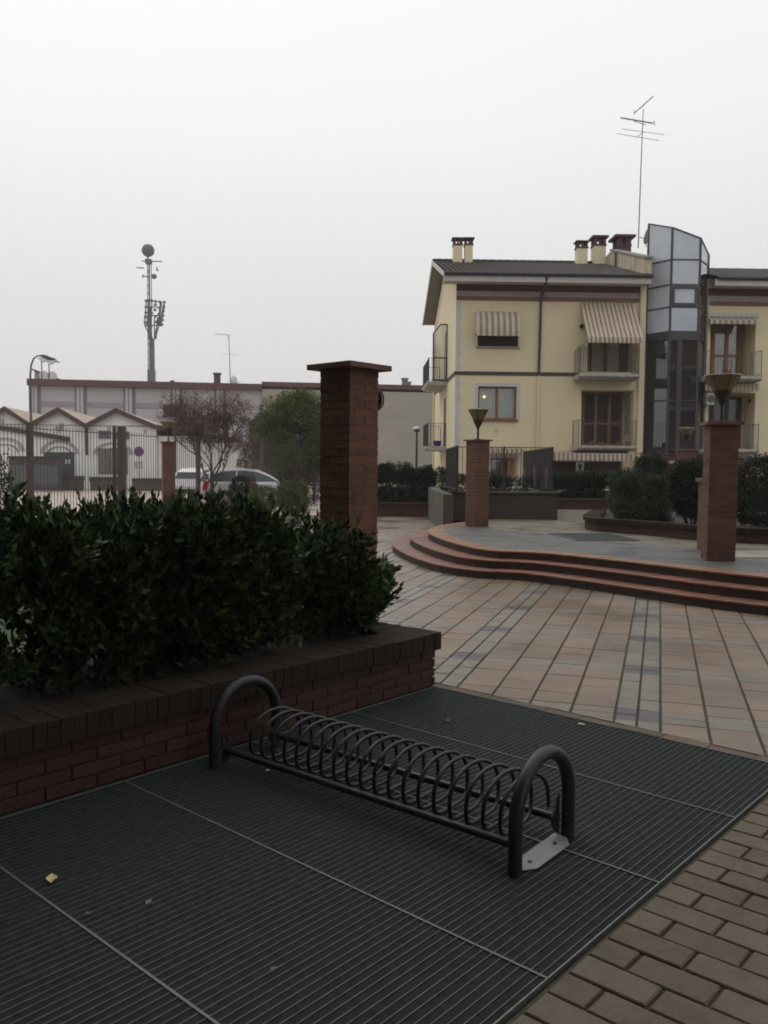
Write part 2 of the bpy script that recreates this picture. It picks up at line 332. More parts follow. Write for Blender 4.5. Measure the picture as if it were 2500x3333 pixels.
def leaves(name, P, D, L, Wd, mats, parent=None, jit=0.35, mi=None, fold=0.25):
    """many small leaf faces: P base points, D leaf directions"""
    P = np.asarray(P, float); D = np.asarray(D, float); n = len(P)
    D = D + rng.normal(0, jit, (n, 3)); D /= np.linalg.norm(D, axis=1)[:, None] + 1e-9
    Rn = rng.normal(0, 1, (n, 3)); A = np.cross(D, Rn); A /= np.linalg.norm(A, axis=1)[:, None] + 1e-9
    N = np.cross(A, D)
    l = (L * rng.uniform(0.6, 1.25, n))[:, None]; w = (Wd * rng.uniform(0.7, 1.25, n))[:, None]
    v0 = P; v1 = P + D * l * 0.45 + A * w + N * w * fold; v2 = P + D * l - N * w * fold; v3 = P + D * l * 0.45 - A * w + N * w * fold
    V = np.stack([v0, v1, v2, v3], 1).reshape(-1, 3).astype(np.float32)
    me = bpy.data.meshes.new(name); me.vertices.add(4 * n); me.vertices.foreach_set('co', V.ravel())
    me.loops.add(4 * n); me.loops.foreach_set('vertex_index', np.arange(4 * n, dtype=np.int32))
    me.polygons.add(n); me.polygons.foreach_set('loop_start', np.arange(0, 4 * n, 4, dtype=np.int32))
    if not isinstance(mats, (list, tuple)): mats = [mats]
    for m in mats: me.materials.append(m)
    if mi is not None: me.polygons.foreach_set('material_index', np.asarray(mi, dtype=np.int32))
    me.update(calc_edges=True); me.validate(); o = bpy.data.objects.new(name, me); COL.objects.link(o)
    if parent: o.parent = parent
    return o

# frames of the two pavings (local x = across, local y = along)
A_G = math.atan(2450 / F_PX)      # grating, planter, rack
A_P = math.atan(896 / F_PX)       # slabs
def wG(v, u): return (v * math.cos(A_G) + u * math.sin(A_G), -v * math.sin(A_G) + u * math.cos(A_G))
def wP(v, u): return (v * math.cos(A_P) + u * math.sin(A_P), -v * math.sin(A_P) + u * math.cos(A_P))

# ================================================================== GROUND
mb = MB(); mb.poly([(-420, -120, -0.42), (420, -120, -0.42), (420, 700, -0.42), (-420, 700, -0.42)])
struct(mb, 'ground', M['plaza'])

PZ = -0.012   # level of the sheet in the joints
# bed of the slabs: everything beyond the kerb line of the grating, as a thick sheet with the pit of the gratings left open
def wbox(mb, fr, v0, v1, u0, u1, z0, z1, mi=0):
    pts = [fr(v0, u0), fr(v1, u0), fr(v1, u1), fr(v0, u1)]
    mb.extr([(p[0], p[1], z0) for p in pts], (0, 0, z1 - z0), mi)
mb = MB(); wbox(mb, wG, -120, 120, 4.52, 160, -0.42, PZ)
o = struct(mb, 'plaza_bed', M['joint'])
mb = MB(); wbox(mb, wG, -1.225, 60, -60, 4.52, -0.42, PZ)
o = struct(mb, 'paver_bed', M['paver_joint'])
mb = MB(); wbox(mb, wG, -60, -1.225, -60, -0.3, -0.42, PZ + 0.004)
struct(mb, 'pavement_behind', M['paver'])
mb = MB(); wbox(mb, wG, -60, -3.56, -0.3, 4.52, -0.42, PZ + 0.002)
struct(mb, 'lawn', M['lawn'])
mb = MB(); wbox(mb, wG, -3.56, -1.225, -0.3, 4.52, -0.42, -0.28)
struct(mb, 'grating_pit', M['pit'])

# step outline of the podium (lowest riser), smoothed
ctrl = [(2.6, 20.5), (1.5, 19.2), (0.75, 18.0), (0.32, 16.9), (0.16, 15.7), (0.19, 14.7), (0.37, 13.5), (0.66, 12.4), (0.96, 11.78), (1.30, 11.43), (1.62, 11.33),
        (1.84, 11.24), (2.05, 11.03), (2.32, 10.70), (2.62, 10.33), (2.96, 9.86), (3.32, 9.34), (3.68, 8.92), (4.05, 8.58), (4.9, 8.0), (6.2, 7.4), (8.5, 6.9), (12, 6.6)]
def catmull(C, step):
    pts = []
    C2 = [Vector(c) for c in C]; C2 = [C2[0] * 2 - C2[1]] + C2 + [C2[-1] * 2 - C2[-2]]
    for i in range(1, len(C2) - 2):
        p0, p1, p2, p3 = C2[i - 1:i + 3]
        for k in range(40):
            t = k / 40; pts.append(0.5 * ((2 * p1) + (p2 - p0) * t + (2 * p0 - 5 * p1 + 4 * p2 - p3) * t * t + (3 * p1 - p0 - 3 * p2 + p3) * t ** 3))
    res = [pts[0]]; acc = 0.0
    for a, b in zip(pts, pts[1:]):
        seg = (b - a).length
        while acc + seg >= step:
            t = (step - acc) / seg; a = a.lerp(b, t); res.append(a.copy()); seg = (b - a).length; acc = 0.0
        acc += seg
    return res
EDGE = catmull(ctrl, 0.075)
def offset(C, d):
    r = []
    for i in range(len(C)):
        t = (C[min(i + 3, len(C) - 1)] - C[max(i - 3, 0)]).normalized(); nrm = Vector((-t.y, t.x))   # inwards = left of travel
        r.append(C[i] + nrm * d)
    return r
def clean_offset(C, d):
    O = offset(C, d); r = []
    for o_ in O:
        if min((o_ - c).length for c in C[::2]) > d - 0.03: r.append(o_)
    return r
def flat(mb, pts, z, mi=0):
    from mathutils.geometry import tessellate_polygon
    tri = tessellate_polygon([[Vector((p[0], p[1], 0)) for p in pts]])
    vs = [(p[0], p[1], z) for p in pts]; fs = []
    for a, b, c in tri:
        A_, B_, C_ = pts[a], pts[b], pts[c]
        cr_ = (B_[0] - A_[0]) * (C_[1] - A_[1]) - (B_[1] - A_[1]) * (C_[0] - A_[0]); fs.append((a, b, c) if cr_ > 0 else (a, c, b))
    mb.add(vs, fs, mi)
E0 = EDGE; TR = 0.33; RS = 0.107
def inside_podium(x, y):
    n = len(E0); c = False; P = [(p.x, p.y) for p in E0] + [(40, 6.6), (40, 20.5)]
    j = len(P) - 1
    for i in range(len(P)):
        if (P[i][1] > y) != (P[j][1] > y) and x < (P[j][0] - P[i][0]) * (y - P[i][1]) / (P[j][1] - P[i][1]) + P[i][0]: c = not c
        j = i
    return c

# --- slabs of the square (one mesh, every slab a slightly uneven slab of its own)
mb = MB(); tan_, lig_, drk_ = 0, 1, 2
cols = []   # (v0, v1, special)
v = -0.226 - 1.325 * 6
for k in range(14):
    cols += [(v, v + 0.1325, True), (v + 0.1325, v + 0.265, True)]
    cols += [(v + 0.265 * (i + 1), v + 0.265 * (i + 2), False) for i in range(4)]
    v += 1.325
rows = []; u = 5.20 - 1.23 * 2
while u < 27:
    rows += [(u, u + 0.1225, True), (u + 0.1225, u + 0.245, True)]; b = u + 0.245
    rows += [(b + 0.24625 * i, b + 0.24625 * (i + 1), False) for i in range(4)]; u += 1.23
for v0, v1, sp in cols:
    for u0, u1, half in rows:
        cx, cy = wP((v0 + v1) / 2, (u0 + u1) / 2)
        ug = cx * math.sin(A_G) + cy * math.cos(A_G)
        if ug < 4.45 or cy > 26 or cx < -4.5 or cx > 13: continue
        if abs(cx) > 0.5 * cy + 3: continue
        if inside_podium(cx, cy): 
            ok = any((p.x - cx) ** 2 + (p.y - cy) ** 2 < 0.09 for p in E0[::2])
            if not ok: continue
        if sp: mi = drk_ if half else lig_
        else: mi = (lig_ if half else tan_)
        gv = 0.0075; gu = 0.0017
        z = random.uniform(-0.0015, 0.0015); dz = [z + random.gauss(0, 0.0007) for _ in range(4)]
        q = [(v0 + gv, u0 + gu), (v1 - gv, u0 + gu), (v1 - gv, u1 - gu), (v0 + gv, u1 - gu)]
        pts = [wP(*a) for a in q]; ug_ = [p[0] * math.sin(A_G) + p[1] * math.cos(A_G) for p in pts]
        if min(ug_) < 4.606:      # cut at the kerb
            if max(ug_) < 4.63: continue
            r2 = []
            for k_ in range(4):
                a_, b_, ua_, ub_ = pts[k_], pts[(k_ + 1) % 4], ug_[k_] - 4.606, ug_[(k_ + 1) % 4] - 4.606
                if ua_ >= 0: r2.append(a_)
                if ua_ * ub_ < 0: t_ = ua_ / (ua_ - ub_); r2.append((a_[0] + (b_[0] - a_[0]) * t_, a_[1] + (b_[1] - a_[1]) * t_))
            pts = r2
        nk = len(pts); dz = (dz + dz)[:nk]
        cxm = sum(p[0] for p in pts) / nk; cym = sum(p[1] for p in pts) / nk
        top = [(p[0] + (cxm - p[0]) * 0.02, p[1] + (cym - p[1]) * 0.02, dz[i]) for i, p in enumerate(pts)]
        low = [(p[0], p[1], dz[i] - 0.004) for i, p in enumerate(pts)]; bot = [(p[0], p[1], PZ - 0.004) for p in pts]
        mb.add(top + low + bot, [tuple(range(nk))] + [(nk + i, nk + (i + 1) % nk, (i + 1) % nk, i) for i in range(nk)] + [(2 * nk + i, 2 * nk + (i + 1) % nk, nk + (i + 1) % nk, nk + i) for i in range(nk)], mi)
struct(mb, 'slab_paving', [M['tile_tan'], M['tile_light'], M['tile_dark']])
# plain paving farther off and to the left (the road and yard beyond the railings)
mb = MB()
mb.poly([(-120, 26, 0.0), (0.4, 26, 0.0), (2.0, 33.5, 0.0), (2.0, 160, 0.0), (-120, 160, 0.0)]); mb.poly([(-120, 8, 0.001), (-4.4, 8, 0.001), (-4.4, 26.0, 0.001), (-120, 26.0, 0.001)])
struct(mb, 'yard', M['plaza'])
# kerb between grating and slabs
mb = MB(); vv = -8.0
while vv < 8:
    l = random.uniform(0.23, 0.27); wbox(mb, wG, vv + .002, vv + l - .002, 4.523, 4.600, -0.2, -0.001 + random.uniform(-.003, .003)); vv += l
struct(mb, 'kerb', mat('kerb', (0.15, 0.115, 0.08), .8, dirt=.8, dscale=3, dcol=(.03, .03, .012), col2=(.09, .07, .05), island=True, bump=.5))

# --- rectangular pavers, lower right
mb = MB(); PL, PW = 0.2495, 0.1235
r_ = 0; u = 2.2 - PW * 34
while u < 4.50:
    offv = -1.213 - (0.5 * PL if r_ % 2 else 0.0)
    vv = offv
    while vv < 3.4:
        a = max(vv, -1.213); b = vv + PL
        if b - a > 0.03:
            cx, cy = wG((a + b) / 2, u)
            if cy > -1.5:
                g = 0.0052; z = random.uniform(-.0015, .0015)
                pts = [wG(a + g, u + g), wG(b - g, u + g), wG(b - g, u + PW - g), wG(a + g, u + PW - g)]
                c0 = (sum(p[0] for p in pts) / 4, sum(p[1] for p in pts) / 4); tz = [z + random.gauss(0, .0009) for _ in range(4)]
                top = [(p[0] + (c0[0] - p[0]) * .045, p[1] + (c0[1] - p[1]) * .045, tz[i]) for i, p in enumerate(pts)]
                low = [(p[0], p[1], tz[i] - .005) for i, p in enumerate(pts)]; bot = [(p[0], p[1], PZ - .004) for p in pts]
                mb.add(top + low + bot, [(0, 1, 2, 3)] + [(4 + i, 4 + (i + 1) % 4, (i + 1) % 4, i) for i in range(4)] + [(8 + i, 8 + (i + 1) % 4, 4 + (i + 1) % 4, 4 + i) for i in range(4)])
        vv += PL
    u += PW; r_ += 1
struct(mb, 'paver_path', M['paver'])

# --- steel gratings, each panel a thing
seams = [-0.22, 0.565, 1.35, 2.13, 2.912, 3.69, 4.515]
labs = ['steel floor grating cut off by the bottom left corner of the photo', 'steel floor grating nearest the camera, below the lowest pale seam',
        'steel floor grating between the two lowest pale seams, with a yellow leaf on it', 'steel floor grating under the near leg of the bike rack',
        'steel floor grating running under the back rail of the bike rack', 'farthest steel floor grating, against the kerb of the tiled square']
labs[0] = 'steel floor grating right under the camera, outside the photo'
for i in range(6):
    u0, u1 = seams[i], seams[i + 1]; x, y = wG(-3.545, u0)
    t = thing('floor_grating', labs[i], 'grating', (x, y, 0), -A_G, 'steel gratings over the pit')
    Lg = 2.31; mb = MB(); k = 0.0166
    while k < Lg - 0.005:
        mb.box(k - 0.0015, k + 0.0015, 0.006, u1 - u0 - 0.006, -0.032, 0.0 + random.uniform(-.0006, .0006)); k += 0.0333
    mb.build('bearing_bar', M['galv_bar'], t)['kind'] = 'stuff'
    mb = MB(); k = 0.011
    while k < u1 - u0 - 0.008:
        mb.box(0.0, Lg, k - 0.0011, k + 0.0011, -0.03, -0.0036); k += 0.0058
    mb.build('cross_bar', M['galv_low'], t)['kind'] = 'stuff'
    mb = MB(); w = 0.0040
    mb.box(0, Lg, 0.001, w, -0.034, 0.0015); mb.box(0, Lg, u1 - u0 - w, u1 - u0 - 0.001, -0.034, 0.0015)
    mb.box(0, 0.004, w, u1 - u0 - w, -0.034, 0.001); mb.box(Lg - 0.004, Lg, w, u1 - u0 - w, -0.034, 0.001)
    mb.build('edge_frame', M['galv_edge'], t)
# beams under the gratings
mb = MB()
for s_u in seams: wbox(mb, wG, -3.55, -1.23, s_u - 0.03, s_u + 0.03, -0.27, -0.036)
struct(mb, 'pit_beams', M['pit'])

# ================================================================== bricks
def brickface(mb, p0, d, nrm, length, z0, courses, ch, bl, depth=0.06, off=0, mi=0, jit=0.0025, joint=0.009, head=None):
    """a skin of separate bricks on a vertical face from p0 along d, bricks standing depth behind the face"""
    for c in range(courses):
        z = z0 + c * ch; s = -(bl / 2 if (c + off) % 2 else 0)
        while s < length - 0.01:
            a, b = max(s, 0), min(s + bl, length)
            if b - a > 0.02:
                j = random.uniform(-jit, jit); e0 = 0 if a == 0 else joint / 2; e1 = 0 if b == length else joint / 2
                q = [(a + e0, j), (b - e1, j), (b - e1, -depth), (a + e0, -depth)]
                pts = [(p0[0] + d[0] * s_ + nrm[0] * o, p0[1] + d[1] * s_ + nrm[1] * o) for s_, o in q]
                mb.extr([(p[0], p[1], z + joint / 2) for p in pts], (0, 0, ch - joint), mi)
            s += bl

def brick_pillar(name, label, x, y, rot, s, h, courses, z0=0.0, cap=0.045, capover=0.05, group=None, ch=None, pink=True):
    """square brick pillar, (x, y) its centre"""
    t = thing(name, label, 'pillar', (x, y, z0), rot, group); a = s / 2; ch = h / courses
    mb = MB(); e = 0.055
    brickface(mb, (-a, -a), (1, 0), (0, -1), s, 0, courses, ch, s / 1.5, e, 0, joint=0.011)
    brickface(mb, (a, -a + e), (0, 1), (1, 0), s - 2 * e, 0, courses, ch, s / 1.5, e, 1, joint=0.011)
    brickface(mb, (a, a), (-1, 0), (0, 1), s, 0, courses, ch, s / 1.5, e, 0, joint=0.011)
    brickface(mb, (-a, a - e), (0, -1), (-1, 0), s - 2 * e, 0, courses, ch, s / 1.5, e, 1, joint=0.011)
    mb.build('brickwork', M['brick'], t)
    mb = MB(); mb.box(-a + .004, a - .004, -a + .004, a - .004, 0, h - 0.002); mb.build('mortar', M['mortar'], t)
    if cap:
        mb = MB(); k = a + capover; mb.box(-k, k, -k, k, h, h + cap); mb.build('cap', M['pink_cap'], t, bevel=0.004)
    return t

def pillar_lamp(label, x, y, z, r=0.21, h=0.62, seed=0):
    t = thing('pillar_lamp', label, 'lamp', (x, y, z), 0.3 * seed, 'funnel lamps on brick pillars')
    mb = MB(); mb.lathe([(0.07, 0), (0.07, 0.015), (0.022, 0.02), (0.022, h * 0.42), (0.028, h * 0.42)], 16); mb.build('pole', M['black'], t, smooth=True)
    mb = MB(); mb.lathe([(0.026, h * 0.36), (r * 0.50, h * 0.62), (r * 0.52, h * 0.66), (0.02, h * 0.66)], 24); mb.build('funnel', M['black'], t, smooth=True)
    mb = MB(); mb.lathe([(r * 0.51, h * 0.66), (r * 0.99, h * 0.965), (r * 0.97, h * 0.965), (r * 0.5, h * 0.665)], 24); mb.build('lamp_shade', M['lampglass'], t, smooth=True)
    for k in range(6):
        mb = MB(); a = k * math.pi / 3; mb.bar((math.cos(a) * r * .51, math.sin(a) * r * .51, h * .66), (math.cos(a) * r * 1.0, math.sin(a) * r * 1.0, h * .97), 0.008); mb.build('rib', M['black'], t)
    mb = MB(); mb.lathe([(r * 1.0, h * 0.962), (r * 1.04, h * 0.97), (r * 1.03, h * 0.985), (r * 0.5, h * 1.0), (r * 0.1, h * 1.01)], 24); mb.build('lid', M['lamptop'], t, smooth=True)
    return t

# ================================================================== front planter, hedge, big pillar
PZT = 0.372
x, y = wG(-3.555, -1.5)
pl = thing('brick_planter', 'long low brick planter with dark soldier course coping beside the bike rack', 'planter', (x, y, 0), -A_G)
LEN = 4.53 + 1.5     # along local y ; local x negative goes into the planter
mb = MB(); ch = 0.0625; nc = 4
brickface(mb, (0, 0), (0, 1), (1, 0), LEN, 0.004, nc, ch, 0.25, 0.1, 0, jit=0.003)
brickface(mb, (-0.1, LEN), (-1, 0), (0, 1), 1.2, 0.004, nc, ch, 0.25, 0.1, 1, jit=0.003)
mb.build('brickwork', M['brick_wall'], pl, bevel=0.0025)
mb = MB(); mb.box(-0.24, -0.007, 0, LEN - 0.1, -0.2, nc * ch + 0.004); mb.box(-1.3, -0.01, LEN - 0.24, LEN - 0.012, -0.2, nc * ch + 0.003); mb.build('mortar', M['mortar_dark'], pl)
mb = MB(); k = 0.0
z0 = nc * ch + 0.006; CW = 0.26
while k < LEN + 0.02:      # soldier bricks set on end along the edge
    j = random.uniform(-.003, .003); w = 0.0615
    mb.box(-CW, 0.028 + j, k + .001, k + w - .0005, z0, PZT + random.uniform(-.003, .0015)); k += w + 0.001
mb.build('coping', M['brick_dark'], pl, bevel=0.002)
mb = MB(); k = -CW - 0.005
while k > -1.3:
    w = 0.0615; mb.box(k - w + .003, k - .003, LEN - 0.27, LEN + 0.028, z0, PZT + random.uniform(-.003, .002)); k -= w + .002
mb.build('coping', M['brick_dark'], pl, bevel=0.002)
mb = MB(); mb.box(-CW + .004, 0.02, 0, LEN, z0, PZT - 0.008); mb.build('mortar', M['mortar_dark'], pl)
mb = MB(); mb.box(-1.25, -CW, 0, LEN - 0.26, 0.0, PZT - 0.03)
mb.build('soil', M['soil'], pl)

# big brick pillar behind the hedge
PS = 0.32
ux, vx = 4.60 + PS / 2, None
Yc = 6.39; Xc = (1136 - 1250) / F_PX * Yc
ua = Xc * math.sin(A_G) + Yc * math.cos(A_G); va = Xc * math.cos(A_G) - Yc * math.sin(A_G)
pc = wG(va - PS / 2, ua + PS / 2)
big = brick_pillar('brick_pillar', 'tall plain brick pillar with a stone slab on top, behind the hedge', pc[0], pc[1], -A_G, PS, 2.245, 37, cap=0.042, capover=0.075)
# round wall lamp on its far side
t = thing('wall_lamp', 'round black wall lamp on the far side of the tall pillar', 'lamp', (wG(va + 0.0, ua + PS * 0.5)[0] , wG(va, ua + PS * .5)[1], 2.0), -A_G)
px_, pz_ = AT(1241, 1300, 6.7)[0], AT(1241, 1300, 6.7)[2]
cpos = wG(va - 0.10, ua + PS + 0.03)
t.location = (cpos[0], cpos[1], pz_)
mb = MB(); mb.tube([(0.085 * math.cos(a), 0.02, 0.085 * math.sin(a)) for a in [2 * math.pi * i / 28 for i in range(29)]], 0.011, 8); mb.build('ring', M['black'], t, smooth=True)
mb = MB(); mb.tube([(0.085 * math.cos(a), 0.05, 0.085 * math.sin(a)) for a in [2 * math.pi * i / 28 for i in range(29)]], 0.006, 8); mb.build('ring', M['black'], t, smooth=True)
mb = MB(); mb.tube([(0, -0.04, 0), (0, 0.02, 0)], 0.078, 20); mb.build('body', M['black'], t, smooth=True)

# hedge in the planter: upright leafy shoots
def hedge_shoots(n, x0, x1, y0, y1, z0, ztopf, seed, leafn=12):
    g = np.random.default_rng(seed); P, D, MI = [], [], []
    nc = 46; cy = np.sort(g.uniform(y0, y1 + .05, nc)); ch = g.normal(0, .045, nc); cb = g.normal(0, .045, nc)     # the single bushes of the row
    for i in range(n):
        c = int(g.integers(0, nc)); y = cy[c] + g.normal(0, .07); q = g.uniform(); end = max(0.0, y - (y1 - .35)) / .35
        if y > y1 + .02: y = y1 - abs(g.normal(0, .05))
        zt = ztopf(y) + ch[c] - .10 * end ** 2; bul = cb[c] + 0.03 * math.sin(y * 7.3) + .10 * max(0.0, min(1.0, (3.6 - y) / 1.6))
        if q < 0.34:
            x = g.uniform(x0, x1 + bul - .03); z = zt - g.uniform(0.0, 0.3); d = np.array([g.normal(0, .22) + 0.3 * (x - (x0 + x1) / 2) / (x1 - x0), g.normal(0, .22), 1.0]); ln = g.uniform(.08, .22)
        elif q < 0.40:
            x = g.uniform(x0, x1 + bul - .05); z = zt - .02; d = np.array([g.normal(0, .14), g.normal(0, .18), 1.0]); ln = g.uniform(.10, .24)
        elif q < 0.80:
            z = z0 + (zt - z0) * g.uniform() ** 0.85; x = x1 + bul + 0.04 * math.sin(z * 15 + c * 1.7) - abs(g.normal(0, .08)) - (0.08 if z < z0 + .10 else 0)
            d = np.array([0.65, g.normal(0, .4), 0.75 + g.normal(0, .3)]); ln = g.uniform(.08, .18)
        elif q < 0.90:
            y = y1 + .06 * math.sin(i * .37) - abs(g.normal(0, .09)); x = g.uniform(x0, x1); z = g.uniform(z0 + .1, ztopf(y) - .12 + z0 * 0); d = np.array([g.normal(0, .35), 0.75, 0.7]); ln = g.uniform(.09, .2)
        else:
            x = g.uniform(x0, x1); z = g.uniform(z0, zt - .05); d = g.normal(0, .6, 3) + [0, 0, .6]; ln = .14
        d = d / np.linalg.norm(d); k = leafn + int(g.integers(-3, 4))
        r = g.normal(0, 1, 3); a = np.cross(d, r); a /= np.linalg.norm(a); b = np.cross(d, a); new = g.uniform() < .45
        for j in range(k):
            t = j / k; ang = j * 2.4; P.append(np.array([x, y, z]) + d * ln * t); o = a * math.cos(ang) + b * math.sin(ang)
            D.append(d * (0.5 + 0.9 * t) + o * (0.9 - 0.6 * t)); MI.append(2 if g.uniform() < .004 else (1 if (t > 0.6 and new) else 0))
    return np.array(P), np.array(D), MI
hd = thing('hedge', 'tall glossy dark green hedge growing in the long brick planter', 'hedge', (x, y, PZT - 0.03), -A_G)
H_TOP = lambda y_: 1.13 - 0.02 * (y_ - 3.0) - 0.13 * max(0, (y_ - 4.6)) + 0.045 * math.sin(y_ * 4.3) + 0.04 * math.sin(y_ * 9.1 + 2) + 0.03 * math.sin(y_ * 23 + 1) - PZT + 0.0
P_, D_, MI_ = hedge_shoots(14500, -1.12, -0.33, 0.2, 5.86, 0.03, H_TOP, 3)
leaves('foliage', P_, D_, 0.056, 0.0130, [M['leaf_hedge'], M['leaf_tip'], M['leaf_yellow']], hd, jit=0.15, mi=MI_)
mb = MB(); g_ = random.Random(5)
for k in range(150):
    yb = g_.uniform(0.3, 5.8); xb = g_.uniform(-0.95, -0.5); p = [(xb, yb, 0)]
    for q in range(4): p.append((p[-1][0] + g_.gauss(0, .06), p[-1][1] + g_.gauss(0, .07), p[-1][2] + g_.uniform(.1, .18)))
    mb.tube(p, [0.011, .009, .007, .005, .003], 5)
mb.build('stem', M['bark'], hd)['kind'] = 'stuff'

# ================================================================== bicycle rack
ra = wG(-1.67, 2.82)
rk = thing('bike_rack', 'dark painted spiral bicycle rack standing on the steel gratings', 'bicycle rack', (ra[0], ra[1], 0), -A_G + R(2.7))
RL = 1.71    # the rack runs along local -x ; local y across
HA = 0.212; HL = 0.186; rt = 0.0275
def arch(xp): return [(xp, -HA, 0.0), (xp, -HA, HL * .5), (xp, -HA, HL)] + [(xp, -HA * math.cos(a), HL + HA * math.sin(a)) for a in [math.pi * i / 20 for i in range(1, 20)]] + [(xp, HA, HL), (xp, HA, HL * .5), (xp, HA, 0)]
for xp in (0.0, -RL):
    mb = MB(); mb.tube(arch(xp), rt, 20); mb.build('end_hoop', M['steel'], rk, smooth=True)
for yp, zr in ((-0.163, 0.085), (0.163, 0.085)):
    mb = MB(); mb.tube([(-RL + .02, yp, zr), (-.02, yp, zr)], 0.0165, 14); mb.build('rail', M['steel'], rk, smooth=True)
for xp, sg in ((-0.03, 1), (-RL + 0.03, -1)):
    for s in (-1, 1):
        mb = MB(); mb.extr([(xp - .004, s * 0.128, 0.07), (xp - .004, s * 0.155, 0.03), (xp - .004, s * 0.187, 0.012), (xp - .004, s * 0.187, 0.175), (xp - .004, s * 0.160, 0.125), (xp - .004, s * 0.128, 0.10)], (0.008, 0, 0)); mb.build('bracket', M['steel'], rk)
for xp in (0.0,):
    mb = MB(); hw = 0.048
    mb.extr([(xp - hw + .0, -0.185, 0.003), (xp + hw * .2, -0.185, 0.003), (xp + hw, -0.13, 0.003), (xp + hw, 0.13, 0.003), (xp + hw * .2, 0.185, 0.003), (xp - hw, 0.185, 0.003)], (0, 0, 0.004))
    pt = mb.build('base_plate', M['steel_plate'], rk)
    for s in (-1, 1):
        mb = MB(); mb.tube([(xp, s * 0.1, 0.0071), (xp, s * .1, 0.012)], 0.009, 10); mb.build('bolt', M['galv'], pt)
mb = MB(); path = []; NT = 19; r0 = 0.152; zc = 0.185
for i in range(NT * 36 - 6):
    a = 2 * math.pi * i / 36 - 2.0; xx = -0.055 - (RL - 0.22) * i / (NT * 36); sn, cs = math.sin(a), math.cos(a)
    if cs > 0: y_, z_ = sn, zc + 0.108 * cs
    else: y_, z_ = math.copysign(abs(sn) ** .45, sn), zc - 0.112 * abs(cs) ** .75
    path.append((xx, -r0 * y_, z_))
mb.tube(path, 0.0086, 8); mb.build('spiral', M['steel'], rk, smooth=True)

# fallen leaves on the gratings
fl = [((168, 2857), 'pale yellow leaf lying on the grating near the left edge', 'yleaf', .040), ((484, 2935), 'small brown leaf on the dark grating left of the middle seam', 'bleaf', .02),
      ((287, 2972), 'tiny brown leaf on the grating near the lowest seam', 'bleaf', .016), ((1892, 2356), 'pale leaf lying on the kerb of the tiled square', 'yleaf', .03),
      ((1459, 2344), 'small leaf on the far grating below the kerb', 'bleaf', .025), ((890, 3152), 'tiny leaf scrap on the nearest grating', 'bleaf', .016), ((870, 2507), 'crumpled leaf behind the rack rail', 'yleaf', .018)]
for (px, py), lb, mk, sz in fl:
    gx, gy = G(px, py, 0.01); a = random.uniform(0, 6)
    vs = []; mb = MB()
    out_ = [(math.cos(k * math.pi / 5) * sz * (0.55 if k % 5 else 0.85), math.sin(k * math.pi / 5) * sz * .5, 0.004 + 0.006 * abs(math.sin(k * 1.7))) for k in range(10)]
    mb.add([(0, 0, 0.003)] + out_, [(0, 1 + k, 1 + (k + 1) % 10) for k in range(10)]); o = mb.build('fallen_leaf', M[mk]); o.location = (gx, gy, 0.003); o.rotation_euler = (0, 0, a)
    tag(o, lb, 'leaf')

# ================================================================== podium with three brick steps
def ring_poly(C): return [(p.x, p.y) for p in C]
SC = [offset(E0, 0.0), offset(E0, TR), offset(E0, 2 * TR), offset(E0, 2 * TR + 0.3)]
POD = 3 * RS
for k in range(3):
    z0, z1 = k * RS, (k + 1) * RS; C0 = SC[k]; C1 = offset(E0, k * TR + TR + (0.0 if k < 2 else -0.03)); mb = MB(); top = 1 if k == 2 else 0
    Cr = offset(E0, k * TR + 0.010)
    for i in range(len(C0) - 1):
        a, b, c, d = C0[i], C0[i + 1], C1[i + 1], C1[i]
        ja = a.lerp(b, .04); jb = b.lerp(a, .04); jc = c.lerp(d, .04); jd = d.lerp(c, .04); hz = random.uniform(-.002, .002)
        mb.extr([(q.x, q.y, z1 - 0.018) for q in (ja, jb, jc, jd)], (0, 0, 0.018 + hz), 0)
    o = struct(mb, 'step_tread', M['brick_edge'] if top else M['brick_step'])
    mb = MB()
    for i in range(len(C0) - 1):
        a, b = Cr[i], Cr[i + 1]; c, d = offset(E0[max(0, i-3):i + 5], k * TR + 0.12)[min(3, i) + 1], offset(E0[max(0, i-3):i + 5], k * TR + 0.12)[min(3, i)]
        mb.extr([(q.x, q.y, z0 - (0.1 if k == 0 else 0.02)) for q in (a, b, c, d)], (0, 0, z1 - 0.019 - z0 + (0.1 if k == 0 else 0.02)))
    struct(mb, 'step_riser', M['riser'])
mb = MB()
inn = clean_offset(E0, 2 * TR + 0.28)
flat(mb, [(p.x, p.y) for p in inn] + [(45, 6.9), (45, 34.5), (1.6, 34.5), (1.6, 20.6)], POD - 0.006)
mb.box(3.5, 44, 21, 34, -.1, POD - .01)
struct(mb, 'podium', M['stone'])
inner = [G(2620, 1800, POD), G(2500, 1800, POD), G(2390, 1797, POD), G(2270, 1790, POD), G(2150, 1777, POD), G(2050, 1768, POD), G(1930, 1758, POD), G(1850, 1748, POD), G(1770, 1738, POD), G(1680, 1729, POD), G(1600, 1720, POD), G(1560, 1712, POD)]
oc = clean_offset(E0, 2 * TR + 0.275)
i0 = min(range(len(oc)), key=lambda i: (oc[i] - Vector((1.35, 17.3))).length); i1 = min(range(len(oc)), key=lambda i: (oc[i] - Vector((7.5, 7.6))).length)
mb = MB(); flat(mb, [(p.x, p.y) for p in oc[i0:i1]] + [(8.0, 11.0)] + [(p[0], p[1]) for p in inner], POD - .002)
struct(mb, 'asphalt_band', M['asphalt'])
